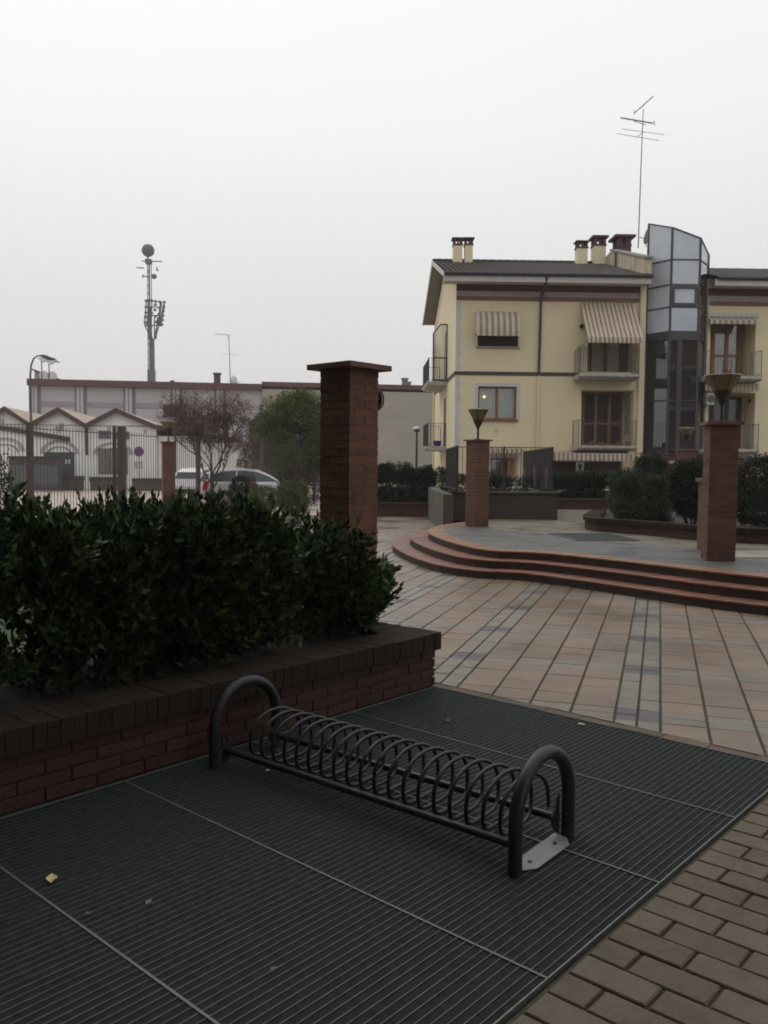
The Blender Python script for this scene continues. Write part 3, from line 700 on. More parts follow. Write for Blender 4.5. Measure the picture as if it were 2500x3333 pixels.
# light slabs right of the pillar
mb = MB(); a_ = G(2392, 1832, POD); 
for i in range(9):
    for j in range(2):
        x0 = 4.75 + i * .5; y0 = 11.35 + j * .5 + 0.0 * i
        mb.box(x0 + .008, x0 + .492, y0 + .008, y0 + .492, POD - .02, POD + .006 + random.uniform(-.001, .001))
struct(mb, 'pale_slabs', M['white_stone'])
# iron cover in the podium
t = thing('pit_cover', 'dark grey metal cover set in the raised square behind the steps', 'cover', (3.62, 14.65, POD), 0.1)
mb = MB()
for k in range(34): mb.box(-0.5 + k * 0.03, -0.5 + k * 0.03 + 0.012, -0.72, 0.72, -0.03, 0.007)
mb.build('bars', M['galv_bar'], t)
mb = MB(); mb.box(-.55, .53, -.77, -.73, -.03, .009); mb.box(-.55, .53, .73, .77, -.03, .009); mb.box(-.55, -.51, -.73, .73, -.03, .009); mb.box(.52, .56, -.73, .73, -.03, .0095); mb.build('frame', M['galv'], t)
mb = MB(); mb.box(-.51, .52, -.73, .73, -.03, 0.001); mb.build('base', M['pit'], t)

# pillars on the podium
def pillar_at(px_l, px_r, py, z, depth_hint=None): pass
t = brick_pillar('brick_pillar', 'brick pillar on the raised square by the concrete parapet, with a funnel lamp', 1.885, 17.12, R(32), 0.335, 1.72, 26, POD, 0.03, 0.045, 'brick pillars with lamps')
pillar_lamp('funnel lamp on the brick pillar in front of the cream house', 1.885, 17.12, POD + 1.75, seed=1)
t = brick_pillar('brick_pillar', 'brick pillar at the right edge of the raised square, with a funnel lamp', 4.405, 11.10, R(-8), 0.355, 1.76, 29, POD, 0.045, 0.05, 'brick pillars with lamps')
pillar_lamp('large funnel lamp on the right hand brick pillar, seen against the balconies', 4.405, 11.10, POD + 1.805, r=0.225, h=0.62, seed=2)
t = brick_pillar('brick_pillar', 'short brick pillar half hidden behind the right hand pillar', 4.86, 12.5, R(-8), 0.335, 1.0, 16, POD, 0.055, 0.04)
t = brick_pillar('brick_pillar', 'distant brick pillar with a funnel lamp below the glass tower', 8.62, 24.2, R(10), 0.36, 1.72, 26, POD, 0.04, 0.05, 'brick pillars with lamps')
pillar_lamp('small distant funnel lamp in front of the glass tower', 8.62, 24.2, POD + 1.76, seed=3)
t = brick_pillar('brick_pillar', 'low brick gate pillar with a letter slot between the round bushes', 8.10, 24.0, R(-20), 0.34, 1.6, 24, POD, 0.04, 0.03)
mb = MB(); mb.box(-0.12, 0.12, -0.20, -0.16, 1.35, 1.43); mb.build('letter_slot', M['lamptop'], t)
# left pillar in the line of the railings
lp = AT(548, 1437, 25.7)
t = brick_pillar('brick_pillar', 'brick gate pillar with a funnel lamp in the line of iron railings', lp[0], 25.7, R(20), 0.37, lp[2] - 0.04, 34, 0, 0.035, 0.04, 'brick pillars with lamps')
pillar_lamp('funnel lamp on the gate pillar in front of the white sheds', lp[0], 25.7, lp[2], r=0.25, h=0.62, seed=4)

# ================================================================== shrubs
def ell_points(n, cx, cy, cz, rx, ry, rz, g, shell=0.72, lump=0.14, square=0.0):
    d = g.normal(0, 1, (n, 3)); d /= np.linalg.norm(d, axis=1)[:, None]
    if square: d = np.sign(d) * np.abs(d) ** (1 - square); d /= (np.sum(np.abs(d) ** 4, axis=1) ** .25)[:, None]
    ph = g.uniform(0, 6, 6)
    l = 1 + lump * (np.sin(d[:, 0] * 5 + ph[0]) * np.sin(d[:, 1] * 6 + ph[1]) + .6 * np.sin(d[:, 2] * 9 + ph[2]) * np.sin(d[:, 0] * 11 + ph[3]))
    r = (shell + (1 - shell) * g.uniform(0, 1, n) ** 0.5) * l
    r = np.where(g.uniform(size=n) < 0.25, r * g.uniform(.3, 1, n), r)
    P = np.stack([d[:, 0] * rx * r, d[:, 1] * ry * r, d[:, 2] * rz * r], 1) + [cx, cy, cz]
    return P, d
def shrub(name, label, x, y, z, rx, ry, rz, lift, n, leaf, L, Wd, seed, group=None, cat='shrub', square=0.0, mats2=None, cluster=5, lump=0.14, stems=5):
    t = thing(name, label, cat, (x, y, z), 0, group); g = np.random.default_rng(seed)
    P, D = ell_points(n // cluster, 0, 0, lift + rz, rx, ry, rz, g, square=square, lump=lump)
    P = np.repeat(P, cluster, 0) + g.normal(0, L * .8, (len(P) * cluster, 3)); D = np.repeat(D, cluster, 0) + g.normal(0, .6, (len(P), 3)) + [0, 0, .35]
    P[:, 2] = np.maximum(P[:, 2], lift * 0.6)
    mi = None; ms = [leaf]
    if mats2: ms.append(mats2[0]); mi = (np.sin(P[:, 0] * 3.1 + P[:, 1] * 2) + (P[:, 0] / rx) + g.normal(0, .5, len(P)) > mats2[1]).astype(int)
    leaves('foliage', P, D, L, Wd, ms, t, mi=mi)
    mb = MB(); q = random.Random(seed)
    for k in range(stems):
        a = q.uniform(0, 6.28); rr = min(rx, ry) * .45; p = [(math.cos(a) * .05, math.sin(a) * .05, -0.02)]
        for s in range(4): p.append((p[-1][0] + math.cos(a) * rr / 4 + q.gauss(0, .02), p[-1][1] + math.sin(a) * rr / 4 + q.gauss(0, .02), p[-1][2] + (lift + rz * 1.1) / 4))
        mb.tube(p, [.022, .018, .014, .01, .006], 6)
    mb.build('stem', M['bark'], t); return t
def box_shrub_px(label, x0, x1, yt, yb, Y, z, leaf, n=6000, L=0.04, Wd=0.012, seed=1, lift=0.05, name='shrub', dep=None, square=0.35, **k):
    a = AT(x0, yb, Y); b = AT(x1, yt, Y); rx = (b[0] - a[0]) / 2; h = b[2] - z
    return shrub(name, label, (a[0] + b[0]) / 2, Y, z, rx, dep or rx, (h - lift) / 2, lift, n, leaf, L, Wd, seed, square=square, **k)

# planter with coping on the podium, right
def low_planter(name, label, pts, z0, h, th=0.3, coph=0.075, wm='brick_wall', over=0.04):
    a0 = pts[0]; t = thing(name, label, 'planter', (a0[0], a0[1], z0)); C = catmull([(p[0] - a0[0], p[1] - a0[1]) for p in pts], 0.075)
    mb = MB(); W0 = offset(C, over); W1 = offset(C, th)
    for i in range(len(C) - 1):
        mb.extr([(q.x, q.y, 0) for q in (W0[i], W0[i + 1], W1[i + 1], W1[i])], (0, 0, h - coph))
    mb.build('brickwork', M[wm], t)
    mb = MB(); W1 = offset(C, th + .03)
    for i in range(len(C) - 1):
        hz = random.uniform(-.003, .003)
        mb.extr([(q.x, q.y, h - coph + .002) for q in (C[i].lerp(C[i + 1], .05), C[i + 1].lerp(C[i], .05), W1[i + 1].lerp(W1[i], .05), W1[i].lerp(W1[i + 1], .05))], (0, 0, coph + hz))
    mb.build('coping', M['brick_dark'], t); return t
PA, PB, PC = G(1925, 1729, POD), G(2275, 1759, POD), G(2500, 1771, POD)
low_planter('curved_planter', 'low curved brick planter wall under the round bushes at right', [(PA[0] + 0.9, PA[1] + 3.6), (PA[0] + 0.12, PA[1] + 1.2), (PA[0] + 0.02, PA[1] + .25), (PA[0] + 0.28, PA[1] - 0.22), (4.63, 15.25), PB, PC, (7.6, 13.2), (9.5, 13.0)], POD, 0.24)
mb = MB(); mb.extr([(4.25, 16.2, 0.2), (4.9, 15.15, .2), (5.6, 14.45, .2), (7.0, 13.85, 0.2), (9.5, 13.4, .2), (14, 13.3, .2), (14, 20, .2), (5.2, 20, .2)], (0, 0, POD + 0.15 - 0.2)); struct(mb, 'planter_soil', M['soil'])
box_shrub_px('dense dark green bush at the left end of the curved planter', 2003, 2166, 1548, 1712, 16.4, POD + .1, M['leaf_box'], 30000, .03, .009, 11, lift=.02, group='bushes in the curved planter', square=0.45)
box_shrub_px('round bush turning red on its right side, beside the short pillar', 2172, 2330, 1500, 1712, 15.4, POD + .1, M['leaf_dark'], 26000, .036, .011, 12, lift=.22, mats2=(M['leaf_red'], 0.9), group='bushes in the curved planter', square=0.0)
box_shrub_px('big dark reddish bush right of the large pillar, cut by the right edge', 2400, 2640, 1492, 1735, 14.9, POD + .1, M['leaf_dark'], 36000, .036, .011, 13, lift=.12, mats2=(M['leaf_red'], -0.4), group='bushes in the curved planter', square=0.2)
box_shrub_px('tall dark clipped bush in front of the glass tower', 2070, 2166, 1484, 1650, 22.5, POD, M['leaf_dark'], 12000, .05, .016, 14, lift=.05, square=0.3)
box_shrub_px('yellowish green bush between the far hedge and the clipped bush', 1990, 2075, 1535, 1650, 20.5, POD, M['leaf_box'], 9000, .045, .014, 15, lift=.05, square=0.3)
# pale kerb and little wall behind the planter
mb = MB(); a = G(2110, 1690, POD); mb.box(7.2, 16, 19.6, 19.75, POD - .02, POD + .1); tag(mb.build('kerb_stone', M['lamptop']), 'pale kerb line behind the curved planter', 'kerb')
mb = MB(); mb.box(7.9, 16, 24.4, 24.6, 0.2, POD + .75); tag(mb.build('garden_wall', M['brick_wall']), 'low rosy brick garden wall seen under the bushes', 'wall')

# far hedges on low brick planters in front of the cream house
def far_hedge(label, px0, px1, pyt, Y, zb, seed, lift=0.25, n=16000, leaf='leaf_dark', dep=0.6, name='hedge'):
    a = AT(px0, pyt, Y); b = AT(px1, pyt, Y); L_ = b[0] - a[0]; h = a[2] - zb
    t = thing(name, label, 'hedge', (a[0], Y, zb)); g = np.random.default_rng(seed); nb = max(2, int(L_ / 0.62)); Ps, Ds = [], []
    for k in range(nb):
        cx = L_ * (k + .5) / nb + g.normal(0, .04); rz = (h - lift) / 2 * g.uniform(.9, 1.06)
        P, D = ell_points(n // nb // 5, cx, 0, lift + rz, L_ / nb * 1.0, dep * .66, rz, g, square=0.4, lump=.12)
        P = np.repeat(P, 5, 0) + g.normal(0, .035, (len(P) * 5, 3)); Ps.append(P); Ds.append(np.repeat(D, 5, 0) + [0, 0, .4])
    leaves('foliage', np.concatenate(Ps), np.concatenate(Ds), .055, .017, M[leaf], t)
    mb = MB(); q = random.Random(seed)
    for k in range(nb * 3):
        cx = L_ * (k + .5) / nb / 3; p = [(cx, 0, 0), (cx + q.gauss(0, .06), q.gauss(0, .04), lift * .6), (cx + q.gauss(0, .12), q.gauss(0, .08), lift + .25)]; mb.tube(p, [.028, .022, .012], 6)
    mb.build('stem', M['bark'], t)['kind'] = 'stuff'; return t
far_hedge('dark laurel hedge between the tall pillar and the concrete parapet', 1190, 1452, 1518, 26.4, 0.30, 21, n=46000, lift=.08)
mb = MB(); p = AT(1160, 1690, 25.6); mb.box(p[0], 2.05, 25.6, 25.85, -.05, 0.36); mb.box(p[0] - .02, 2.07, 25.57, 25.88, 0.362, 0.43); tag(mb.build('brick_planter', M['brick_wall']), 'low brick planter edge under the laurel hedge left of the parapet', 'planter')
mb = MB(); mb.box(-1.2, 2.0, 25.86, 33, -.05, 0.33); struct(mb, 'lawn', M['lawn'])
g = np.random.default_rng(3); n = 5000
P = np.stack([g.uniform(-1.1, 1.95, n), g.uniform(25.95, 27.6, n), np.full(n, .32)], 1); o = leaves('grass_blades', P, np.tile([0, 0, 1.], (n, 1)), .13, .012, M['grass'], jit=.3); tag(o, 'short grass under the laurel hedge', 'grass', kind='stuff')
far_hedge('dark hedge under the long striped awning right of the parapet', 1806, 2010, 1543, 25.5, POD, 22, n=40000, lift=.06)
mb = MB(); p = AT(1800, 1690, 24.6); mb.box(p[0], 8.0, 24.6, 24.85, 0.25, POD + .24); mb.box(p[0], 8.0, 24.57, 24.88, POD + .242, POD + .31); tag(mb.build('brick_planter', M['brick_wall']), 'low brick planter edge under the hedge below the long awning', 'planter')
far_hedge('oleander hedge inside the concrete parapet', 1500, 1722, 1548, 22.5, POD + .3, 23, n=12000, leaf='leaf_dark', lift=.05)
# terracotta pot by parapet corner
t = thing('flower_pot', 'small terracotta pot on the ground at the parapet corner', 'pot', G(1432, 1697, 0) + (0,))
mb = MB(); mb.lathe([(.09, 0), (.13, .2), (.145, .2), (.145, .24), (.12, .24)], 16); mb.build('pot', M['terra'], t, smooth=True)

# ================================================================== concrete ramp parapet with railings
cp = thing('concrete_parapet', 'stained concrete parapet round the ramp, carrying railings', 'wall', (1.3, 18.6, POD))
zt = 0.60
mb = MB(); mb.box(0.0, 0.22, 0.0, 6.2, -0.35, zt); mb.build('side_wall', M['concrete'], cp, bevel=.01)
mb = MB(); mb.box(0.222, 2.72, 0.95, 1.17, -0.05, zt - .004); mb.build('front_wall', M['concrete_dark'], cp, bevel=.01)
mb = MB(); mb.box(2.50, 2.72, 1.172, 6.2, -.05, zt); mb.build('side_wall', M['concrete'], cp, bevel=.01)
mb = MB(); mb.box(0.18, 2.76, 0.91, 1.21, zt, zt + .04); mb.build('coping', M['concrete'], cp)
def rail(mb, p, q, z0, z1, sp, w=0.014, post=0.04, nposts=2):
    p = Vector(p); q = Vector(q); L_ = (q - p).length; n = max(1, int(L_ / sp))
    for i in range(n + 1):
        a = p.lerp(q, i / n); mb.bar((a.x, a.y, z0), (a.x, a.y, z1), w)
    mb.bar((p.x, p.y, z1), (q.x, q.y, z1), w * 1.8, w * 1.5); mb.bar((p.x, p.y, z0 + .05), (q.x, q.y, z0 + .05), w * 1.8, w * 1.5)
    for i in range(nposts):
        a = p.lerp(q, i / max(1, nposts - 1)); mb.bar((a.x, a.y, z0 - .02), (a.x, a.y, z1 + .02), post)
pr = thing('railing', 'grey metal railing around three sides of the concrete parapet', 'railing', (1.3, 18.6, POD + zt))
for nm, a, b, sp in (('side_panel', (0.33, 0.4, 0), (0.33, 3.6, 0), .06), ('front_panel', (0.4, 1.06, 0), (2.55, 1.06, 0), .11), ('side_panel', (2.61, 1.1, 0), (2.75, 6.0, 0), .085)):
    mb = MB(); rail(mb, a, b, 0.04, 1.06, sp, nposts=3 if nm == 'front_panel' else 2, w=.02 if nm == 'side_panel' else .012); mb.build(nm, M['iron'], pr)
for i in range(3): mb = MB(); mb.box(2.55, 2.57, 1.3 + i * 1.5, 1.75 + i * 1.5, 0.1, 0.62); mb.build('infill_panel', M['iron'], pr)
mb = MB(); mb.box(0.345, 0.36, 0.45, 3.6, .08, 1.0); mb.build('infill_panel', M['sign_grey'], pr)


# ================================================================== cream apartment house
BF = Frame(2.80, 34.0, R(1.5))
def z1(x, y): return (1350 + x / 2.0738, 700 + y / 2.0738)
def z2(x, y): return (1800 + x / 2.37, 650 + y / 2.37)
def Z1(x, y, yl=0.0): return BF.P(*z1(x, y), yl)
def Z2(x, y, yl=0.0): return BF.P(*z2(x, y), yl)
def rect1(x0, x1, ya, yb, yl=0.0):
    a = Z1(x0, (ya + yb) / 2, yl); b = Z1(x1, (ya + yb) / 2, yl); c = Z1((x0 + x1) / 2, yb, yl); d = Z1((x0 + x1) / 2, ya, yl); return (a[0], b[0], c[1], d[1])
def rect2(x0, x1, ya, yb, yl=0.0):
    a = Z2(x0, (ya + yb) / 2, yl); b = Z2(x1, (ya + yb) / 2, yl); c = Z2((x0 + x1) / 2, yb, yl); d = Z2((x0 + x1) / 2, ya, yl); return (a[0], b[0], c[1], d[1])

def window_unit(parent, r, y, leaves_=2, frame='wood', fill='curtain', fw=0.07, name='window', glassy=True, rail_=None, depth=0.08):
    """wooden frame with sashes, glass and a curtain behind, standing at local y"""
    x0, x1, za, zb = r; mb = MB()
    mb.box(x0, x1, y, y + depth, za, za + fw); mb.box(x0, x1, y, y + depth, zb - fw, zb)
    mb.box(x0, x0 + fw, y + .001, y + depth - .001, za + fw, zb - fw); mb.box(x1 - fw, x1, y + .001, y + depth - .001, za + fw, zb - fw)
    for k in range(1, leaves_):
        xm = x0 + (x1 - x0) * k / leaves_; mb.box(xm - fw * .7, xm + fw * .7, y - .012, y + depth - .012, za + fw, zb - fw)
    if rail_: 
        zm = za + (zb - za) * rail_; mb.box(x0 + fw, x1 - fw, y + .003, y + depth - .02, zm - fw * .5, zm + fw * .5)
    w = mb.build(name, M[frame], parent)
    mb = MB(); mb.box(x0 + fw * .5, x1 - fw * .5, y + depth * .4, y + depth * .4 + .006, za + fw * .5, zb - fw * .5); mb.build('glass', M['clear'] if glassy else M['win_glass'], w)
    mb = MB(); n = 30
    if fill:
        vs, fs = [], []
        for i in range(n * 2 + 1):
            xx = x0 + fw * .3 + (x1 - x0 - fw * .6) * i / (n * 2); yy = y + depth + .05 + .015 * math.sin(i * 1.35); vs += [(xx, yy, za + .02), (xx, yy, zb - .02)]
        for i in range(n * 2): fs.append((2 * i, 2 * i + 2, 2 * i + 3, 2 * i + 1))
        mb.add(vs, fs); mb.build('curtain', M[fill], w)
    return w

def awning(parent, x0, x1, zt, zb, yt, yb, n, val=0.22, ca='stripe_a', cb='stripe_b', curve=0.0, side=False, scal=True, box=False):
    """striped cloth from (yt, zt) at the wall to the front bar (yb, zb) with a hanging valance"""
    mb = MB(); m = 10; w = (x1 - x0) / n
    for i in range(n):
        a = x0 + w * i; b = a + w; mi = i % 2; prev = None
        for j in range(m + 1):
            t = j / m
            if curve: yy = yt + (yb - yt) * math.sin(t * math.pi / 2) ** .8; zz = zt + (zb - zt) * (1 - math.cos(t * math.pi / 2)) ** .9
            else: yy = yt + (yb - yt) * t; zz = zt + (zb - zt) * t - 0.03 * math.sin(t * math.pi)
            if prev: mb.poly([(a, prev[0], prev[1]), (a, yy, zz), (b, yy, zz), (b, prev[0], prev[1])], mi)
            prev = (yy, zz)
        if val:
            q = 6
            for k in range(q):
                xa = a + w * k / q; xb = a + w * (k + 1) / q
                da = val * (1 - (.22 * abs(math.cos(math.pi * (k / q))) if scal else 0)); db = val * (1 - (.22 * abs(math.cos(math.pi * ((k + 1) / q))) if scal else 0))
                o = .012 * math.sin(i * 2.1)
                mb.poly([(xa, yb - .004, zb), (xa, yb - .012 + o, zb - da), (xb, yb - .012 + o, zb - db), (xb, yb - .004, zb)], mi)
    aw = mb.build('awning', [M[ca], M[cb]], parent)
    md = aw.modifiers.new('thick', 'SOLIDIFY'); md.thickness = 0.004
    mb = MB(); mb.box(x0, x1, yb + .005, yb + .035, zb - .02, zb + .02)
    mb.bar((x0 + .05, yt, zb - .15 if not curve else zb), (x0 + .05, yb + .02, zb), .025); mb.bar((x1 - .05, yt, zb - .15 if not curve else zb), (x1 - .05, yb + .02, zb), .025)
    if box: mb.box(x0, x1, yt - .09, yt - .003, zt - .04, zt + .07)
    mb.build('frame', M['slab'], aw); return aw

def tiled_slope(mb, x0, x1, ya, za, yb, zb, wave=0.22, rows=16, amp=0.018, th=0.03):
    """corrugated clay tiles from the eave (ya, za) to the ridge (yb, zb)"""
    n = int((x1 - x0) / wave * 6); L_ = math.hypot(yb - ya, zb - za); ny, nz_ = -(zb - za) / L_, (yb - ya) / L_
    if nz_ < 0: ny, nz_ = -ny, -nz_
    vs, fs = [], []; R_ = rows * 2
    for j in range(rows):
        for e in (0, 1):
            t = (j + e) / rows; lift = .0 if e else .022
            for i in range(n + 1):
                xx = x0 + (x1 - x0) * i / n; h = amp * math.cos(2 * math.pi * i / 6) + lift + .004 * math.sin(i * .7 + j)
                vs.append((xx, ya + (yb - ya) * t + ny * h, za + (zb - za) * t + nz_ * h))
    k = n + 1
    for j in range(R_ - 1):
        for i in range(n):
            q = (j * k + i, j * k + i + 1, (j + 1) * k + i + 1, (j + 1) * k + i); fs.append(q if yb > ya else q[::-1])
    mb.add(vs, fs)

def chimney(parent, x0, x1, y0, y1, zb, zt, wide=0.07, slabh=0.05, stone='cream', opening=0.28, pf=0.24):
    mb = MB(); top = zt - opening - slabh; mb.box(x0, x1, y0, y1, zb, top); ch_ = mb.build('chimney', M[stone], parent)
    mb = MB(); mb.box(x0 - .03, x1 + .03, y0 - .03, y1 + .03, top + .002, top + .07); xm = (x0 + x1) / 2; w = (x1 - x0) * pf
    for a in (x0, x1 - w):
        for b in (y0, y1 - w): mb.box(a, a + w, b, b + w, top + .072, zt - slabh - .002)
    if x1 - x0 > .32 and pf < .3: mb.box(xm - w * .4, xm + w * .4, y0 + .002, y0 + w, top + .073, zt - slabh - .003)
    mb.box(x0 - wide, x1 + wide, y0 - wide, y1 + wide, zt - slabh, zt)
    mb.build('chimney_cap', M['chim_brick'], ch_); return ch_

house = thing('apartment_house', 'three storey cream house with brown tiled roof, lilac corner paint and striped awnings', 'house', (2.80, 34.0, 0), R(1.5))
XR = Z1(1512, 800)[0]; XR2 = Z1(1549, 800)[0]; ZB = -0.3; ZTOP = 9.15; DEP = 10.3
ZB = -0.4
win_up = rect1(425, 700, 800, 888); win_lo = rect1(427, 688, 1157, 1380)
gwin = rect1(512, 675, 1640, 1800); shop = rect1(905, 1400, 1610, 1830)
log_u = (Z1(1165, 950)[0], Z1(1500, 950)[0], Z1(1300, 1058)[1], Z1(1300, 700)[1])
log_l = rect1(1122, 1475, 1182, 1556)
mb = MB(); mb.wall(0, XR, ZB, ZTOP, 0, 0.3, [win_up, win_lo, gwin, shop, log_u, log_l]); mb.build('front_wall', M['cream'], house)
# pier at the right end, a step proud of the facade
mb = MB(); mb.box(XR, XR2, -0.16, 0.5, ZB, ZTOP + .05); mb.build('pier', M['cream'], house)
mb = MB(); rz = 11.30; mb.extr([(0.0, 0.302, ZB), (0.0, DEP, ZB), (0.0, DEP, 8.8), (0, 5.0, 10.55), (0.0, 0.302, 9.05)], (0.3, 0, 0)); mb.build('gable_wall', M['cream'], house)
mb = MB(); mb.box(.3, XR2, DEP - .3, DEP, ZB, 8.9); mb.box(XR2 - .3, XR2, .5, DEP - .3, ZB, 9.1); mb.build('back_wall', M['cream'], house)
# rooms behind the openings
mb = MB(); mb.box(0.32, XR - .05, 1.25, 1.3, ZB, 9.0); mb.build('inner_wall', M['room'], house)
# loggia boxes
for r in (log_u, log_l):
    mb = MB(); x0, x1, za, zb = r; yb = 1.0
    mb.poly([(x0, .3, za), (x0, yb, za), (x0, yb, zb), (x0, .3, zb)]); mb.poly([(x1, .3, za), (x1, .3, zb), (x1, yb, zb), (x1, yb, za)])
    mb.poly([(x0, .3, zb), (x0, yb, zb), (x1, yb, zb), (x1, .3, zb)]); mb.poly([(x0, yb, za), (x1, yb, za), (x1, yb, zb), (x0, yb, zb)][::1])
    mb.build('loggia', M['cream'], house)
# painted corner stones and window surrounds (thin plaster, a hair proud)
mb = MB()
def scallop(x_in, x_out, za, zb, n, y=-0.006, side=1):
    pts = [(x_in, y, za), (x_in, y, zb)]; h = (zb - za) / n
    for i in range(n, 0, -1):
        for k in range(9):
            t = k / 8; pts.append((x_out * (1 - .0) - side * (x_out - x_in) * .28 * abs(math.cos(math.pi * t)) , y, za + h * (i - t)))
    mb.extr([(p[0], p[1], p[2]) for p in pts], (0, .0055, 0))
zs1 = Z1(290, 1060)[1]; zs2 = Z1(290, 570)[1]; zs3 = Z1(260, 1085)[1]
scallop(0.0, Z1(318, 800)[0], zs1, zs2, 6); scallop(0.0, Z1(305, 1200)[0] + .04, ZB + .3, zs3, 9)
mb.build('corner_paint', M['lilac'], house)
def surround(r, w, name='window_surround'):
    x0, x1, za, zb = r; mb = MB(); mb.box(x0 - w, x0, -.007, -.001, za - .02, zb + w); mb.box(x1, x1 + w, -.007, -.001, za - .02, zb + w); mb.box(x0, x1, -.007, -.001, zb, zb + w); mb.build(name, M['lilac'], house)
surround(win_lo, .13); surround(gwin, .13)
def sill(r, w=.06, m='white_trim'):
    mb = MB(); mb.box(r[0] - w, r[1] + w, -.09, .04, r[2] - .06, r[2]); mb.build('window_sill', M[m], house)
sill(win_up, m='band_grey'); sill(win_lo, m='band_rust'); sill(gwin)
# bands
def band(ya, yb, m, y, x0=None, x1=None, name='frieze'):
    za = Z1(600, yb)[1]; zb = Z1(600, ya)[1]; mb = MB(); mb.box(-abs(y) if x0 is None else x0, XR if x1 is None else x1, -abs(y), 0.0 - .001, za, zb); mb.build(name, M[m], house)
band(450, 515, 'band_red', .06, x0=0.0); band(517, 553, 'band_grey', .075, x0=0.0); band(554, 577, 'band_rust', .05, x0=0.0)
zsa, zsb = Z1(600, 1082)[1], Z1(600, 1058)[1]
mb = MB(); mb.box(-.03, Z1(1108, 1070)[0], -.03, -.001, zsa, zsb); mb.box(-.031, -.001, -.001, DEP, zsa + .001, zsb - .001); mb.build('string_course', M['string'], house)
# roof
ye, yr = -0.82, 5.0; ze = Z1(800, 408, ye)[1]; zr_ = 10.86; xo = -0.56
mb = MB(); tiled_slope(mb, xo, XR2 - .02, ye - .06, ze + .10, yr, zr_ + .02); tiled_slope(mb, xo, XR2 - .02, yr * 2 - ye + .06, ze + .10, yr, zr_ + .02); roof = mb.build('roof', M['rooftile'], house, smooth=False)
mb = MB(); sl = (zr_ - ze) / (yr - ye)
for s in (1, -1):
    pr_ = [(ye, ze - .02), (yr, zr_ - .10), (yr, zr_ - .02), (ye, ze + .06)]
    pts = [(xo, (p[0] if s > 0 else 2 * yr - p[0]), p[1]) for p in pr_]; mb.extr(pts if s > 0 else pts[::-1], (XR2 - .02 - xo, 0, 0))
mb.build('soffit', M['soffit'], roof)
mb = MB()
for s in (1, -1):
    pr_ = [(ye - .03, ze - .10), (yr, zr_ - .17), (yr, zr_ + .05), (ye - .03, ze + .09)]
    pts = [(xo - .03, (p[0] if s > 0 else 2 * yr - p[0]), p[1]) for p in pr_]; mb.extr(pts if s > 0 else pts[::-1], (.028, 0, 0))
mb.build('verge_board', M['white_trim'], roof)
mb = MB(); zf0 = Z1(800, 452, ye)[1]; zf1 = Z1(800, 414, ye)[1]
mb.box(xo, XR2 - .03, ye, ye + .035, zf0, zf1 + .03); mb.poly([(xo, ye + .035, zf0 + .01), (XR2 - .03, ye + .035, zf0 + .01), (XR2 - .03, 0, zf0 + .05), (xo, 0, zf0 + .05)][::-1]); mb.build('fascia', M['white_trim'], roof)
mb = MB(); mb.tube([(xo, ye - .06, ze + .04), (XR2, ye - .06, ze + .04)], .075, 10); gt = mb.build('gutter', M['gutter'], roof)
mb = MB()
for i in range(int((XR2 - xo) / .35)): mb.tube([(xo + i * .35, yr, zr_ + .05), (xo + i * .35 + .37, yr, zr_ + .065)], .075, 8)
mb.build('ridge_tiles', M['rooftile'], roof)
# downpipe
px1 = Z1(850, 700, -.1)[0]
mb = MB(); mb.tube([(px1 + .05, ye - .02, ze), (px1 + .05, ye + .02, ze - .2), (px1 + .02, -.12, ze - .65), (px1, -.1, ze - .9), (px1 - .03, -.1, zsb)], .05, 10); mb.build('downpipe', M['gutter'], house, smooth=True)
mb = MB(); mb.tube([(px1 - .03, -.07, zsa), (px1 - .06, -.07, ZB)], .042, 10); mb.build('downpipe', M['cream'], house, smooth=True)
# windows
window_unit(house, win_lo, .12, 2, 'wood', 'curtain')
lz = Z1(468, 1228, .2); mb = MB(); mb.lathe([(.03, .05), (.06, .03), (.065, 0), (.05, -.03), (.02, -.045)], 14, (lz[0], .19, lz[1])); mb.build('lit_lamp', emis('lamp_glow', (1, .62, .18), 1.6), house, smooth=True)
sh = rect1(425, 700, 800, 888, .1); mb = MB(); mb.box(win_up[0], win_up[1], .16, .2, win_up[2], win_up[3])
for i in range(14): mb.box(win_up[0], win_up[1], .14, .158, win_up[2] + .03 * i * 1.0, win_up[2] + .03 * i + .02)
mb.build('shutter', M['shutter'], house)
window_unit(house, gwin, .12, 2, 'wood', 'curtain')
mb = MB(); x0 = gwin[1] - .30; mb.box(x0, gwin[1] - .02, -.05, .02, gwin[2], gwin[3] - .05); mb.build('open_shutter', mat('orange_wood', (0.34, 0.14, .03), .5, .3, 5), house)
du = (Z1(1175, 950, .95)[0], Z1(1438, 950, .95)[0], log_u[2], log_u[3] - .1)
window_unit(house, (du[0], du[1] - .25, du[2], du[3]), .9, 2, 'wood_dark', 'lace', name='balcony_door', fw=.10)
mb = MB(); mb.box(du[1] - .25, du[1], .93, .99, du[2], du[3]); mb.build('door_panel', M['wood_dark'], house)
dl = (Z1(1128, 1370, .95)[0], Z1(1400, 1370, .95)[0], log_l[2], log_l[3])
window_unit(house, dl, .88, 3, 'wood', None, name='balcony_door', fw=.085, glassy=False, rail_=.42)
mb = MB(); xx = Z1(1437, 1370, .6)[0]; mb.box(xx, xx + .05, .25, .9, log_l[2] + .5, log_l[3] - .1); mb.build('curtain', M['lace'], house)
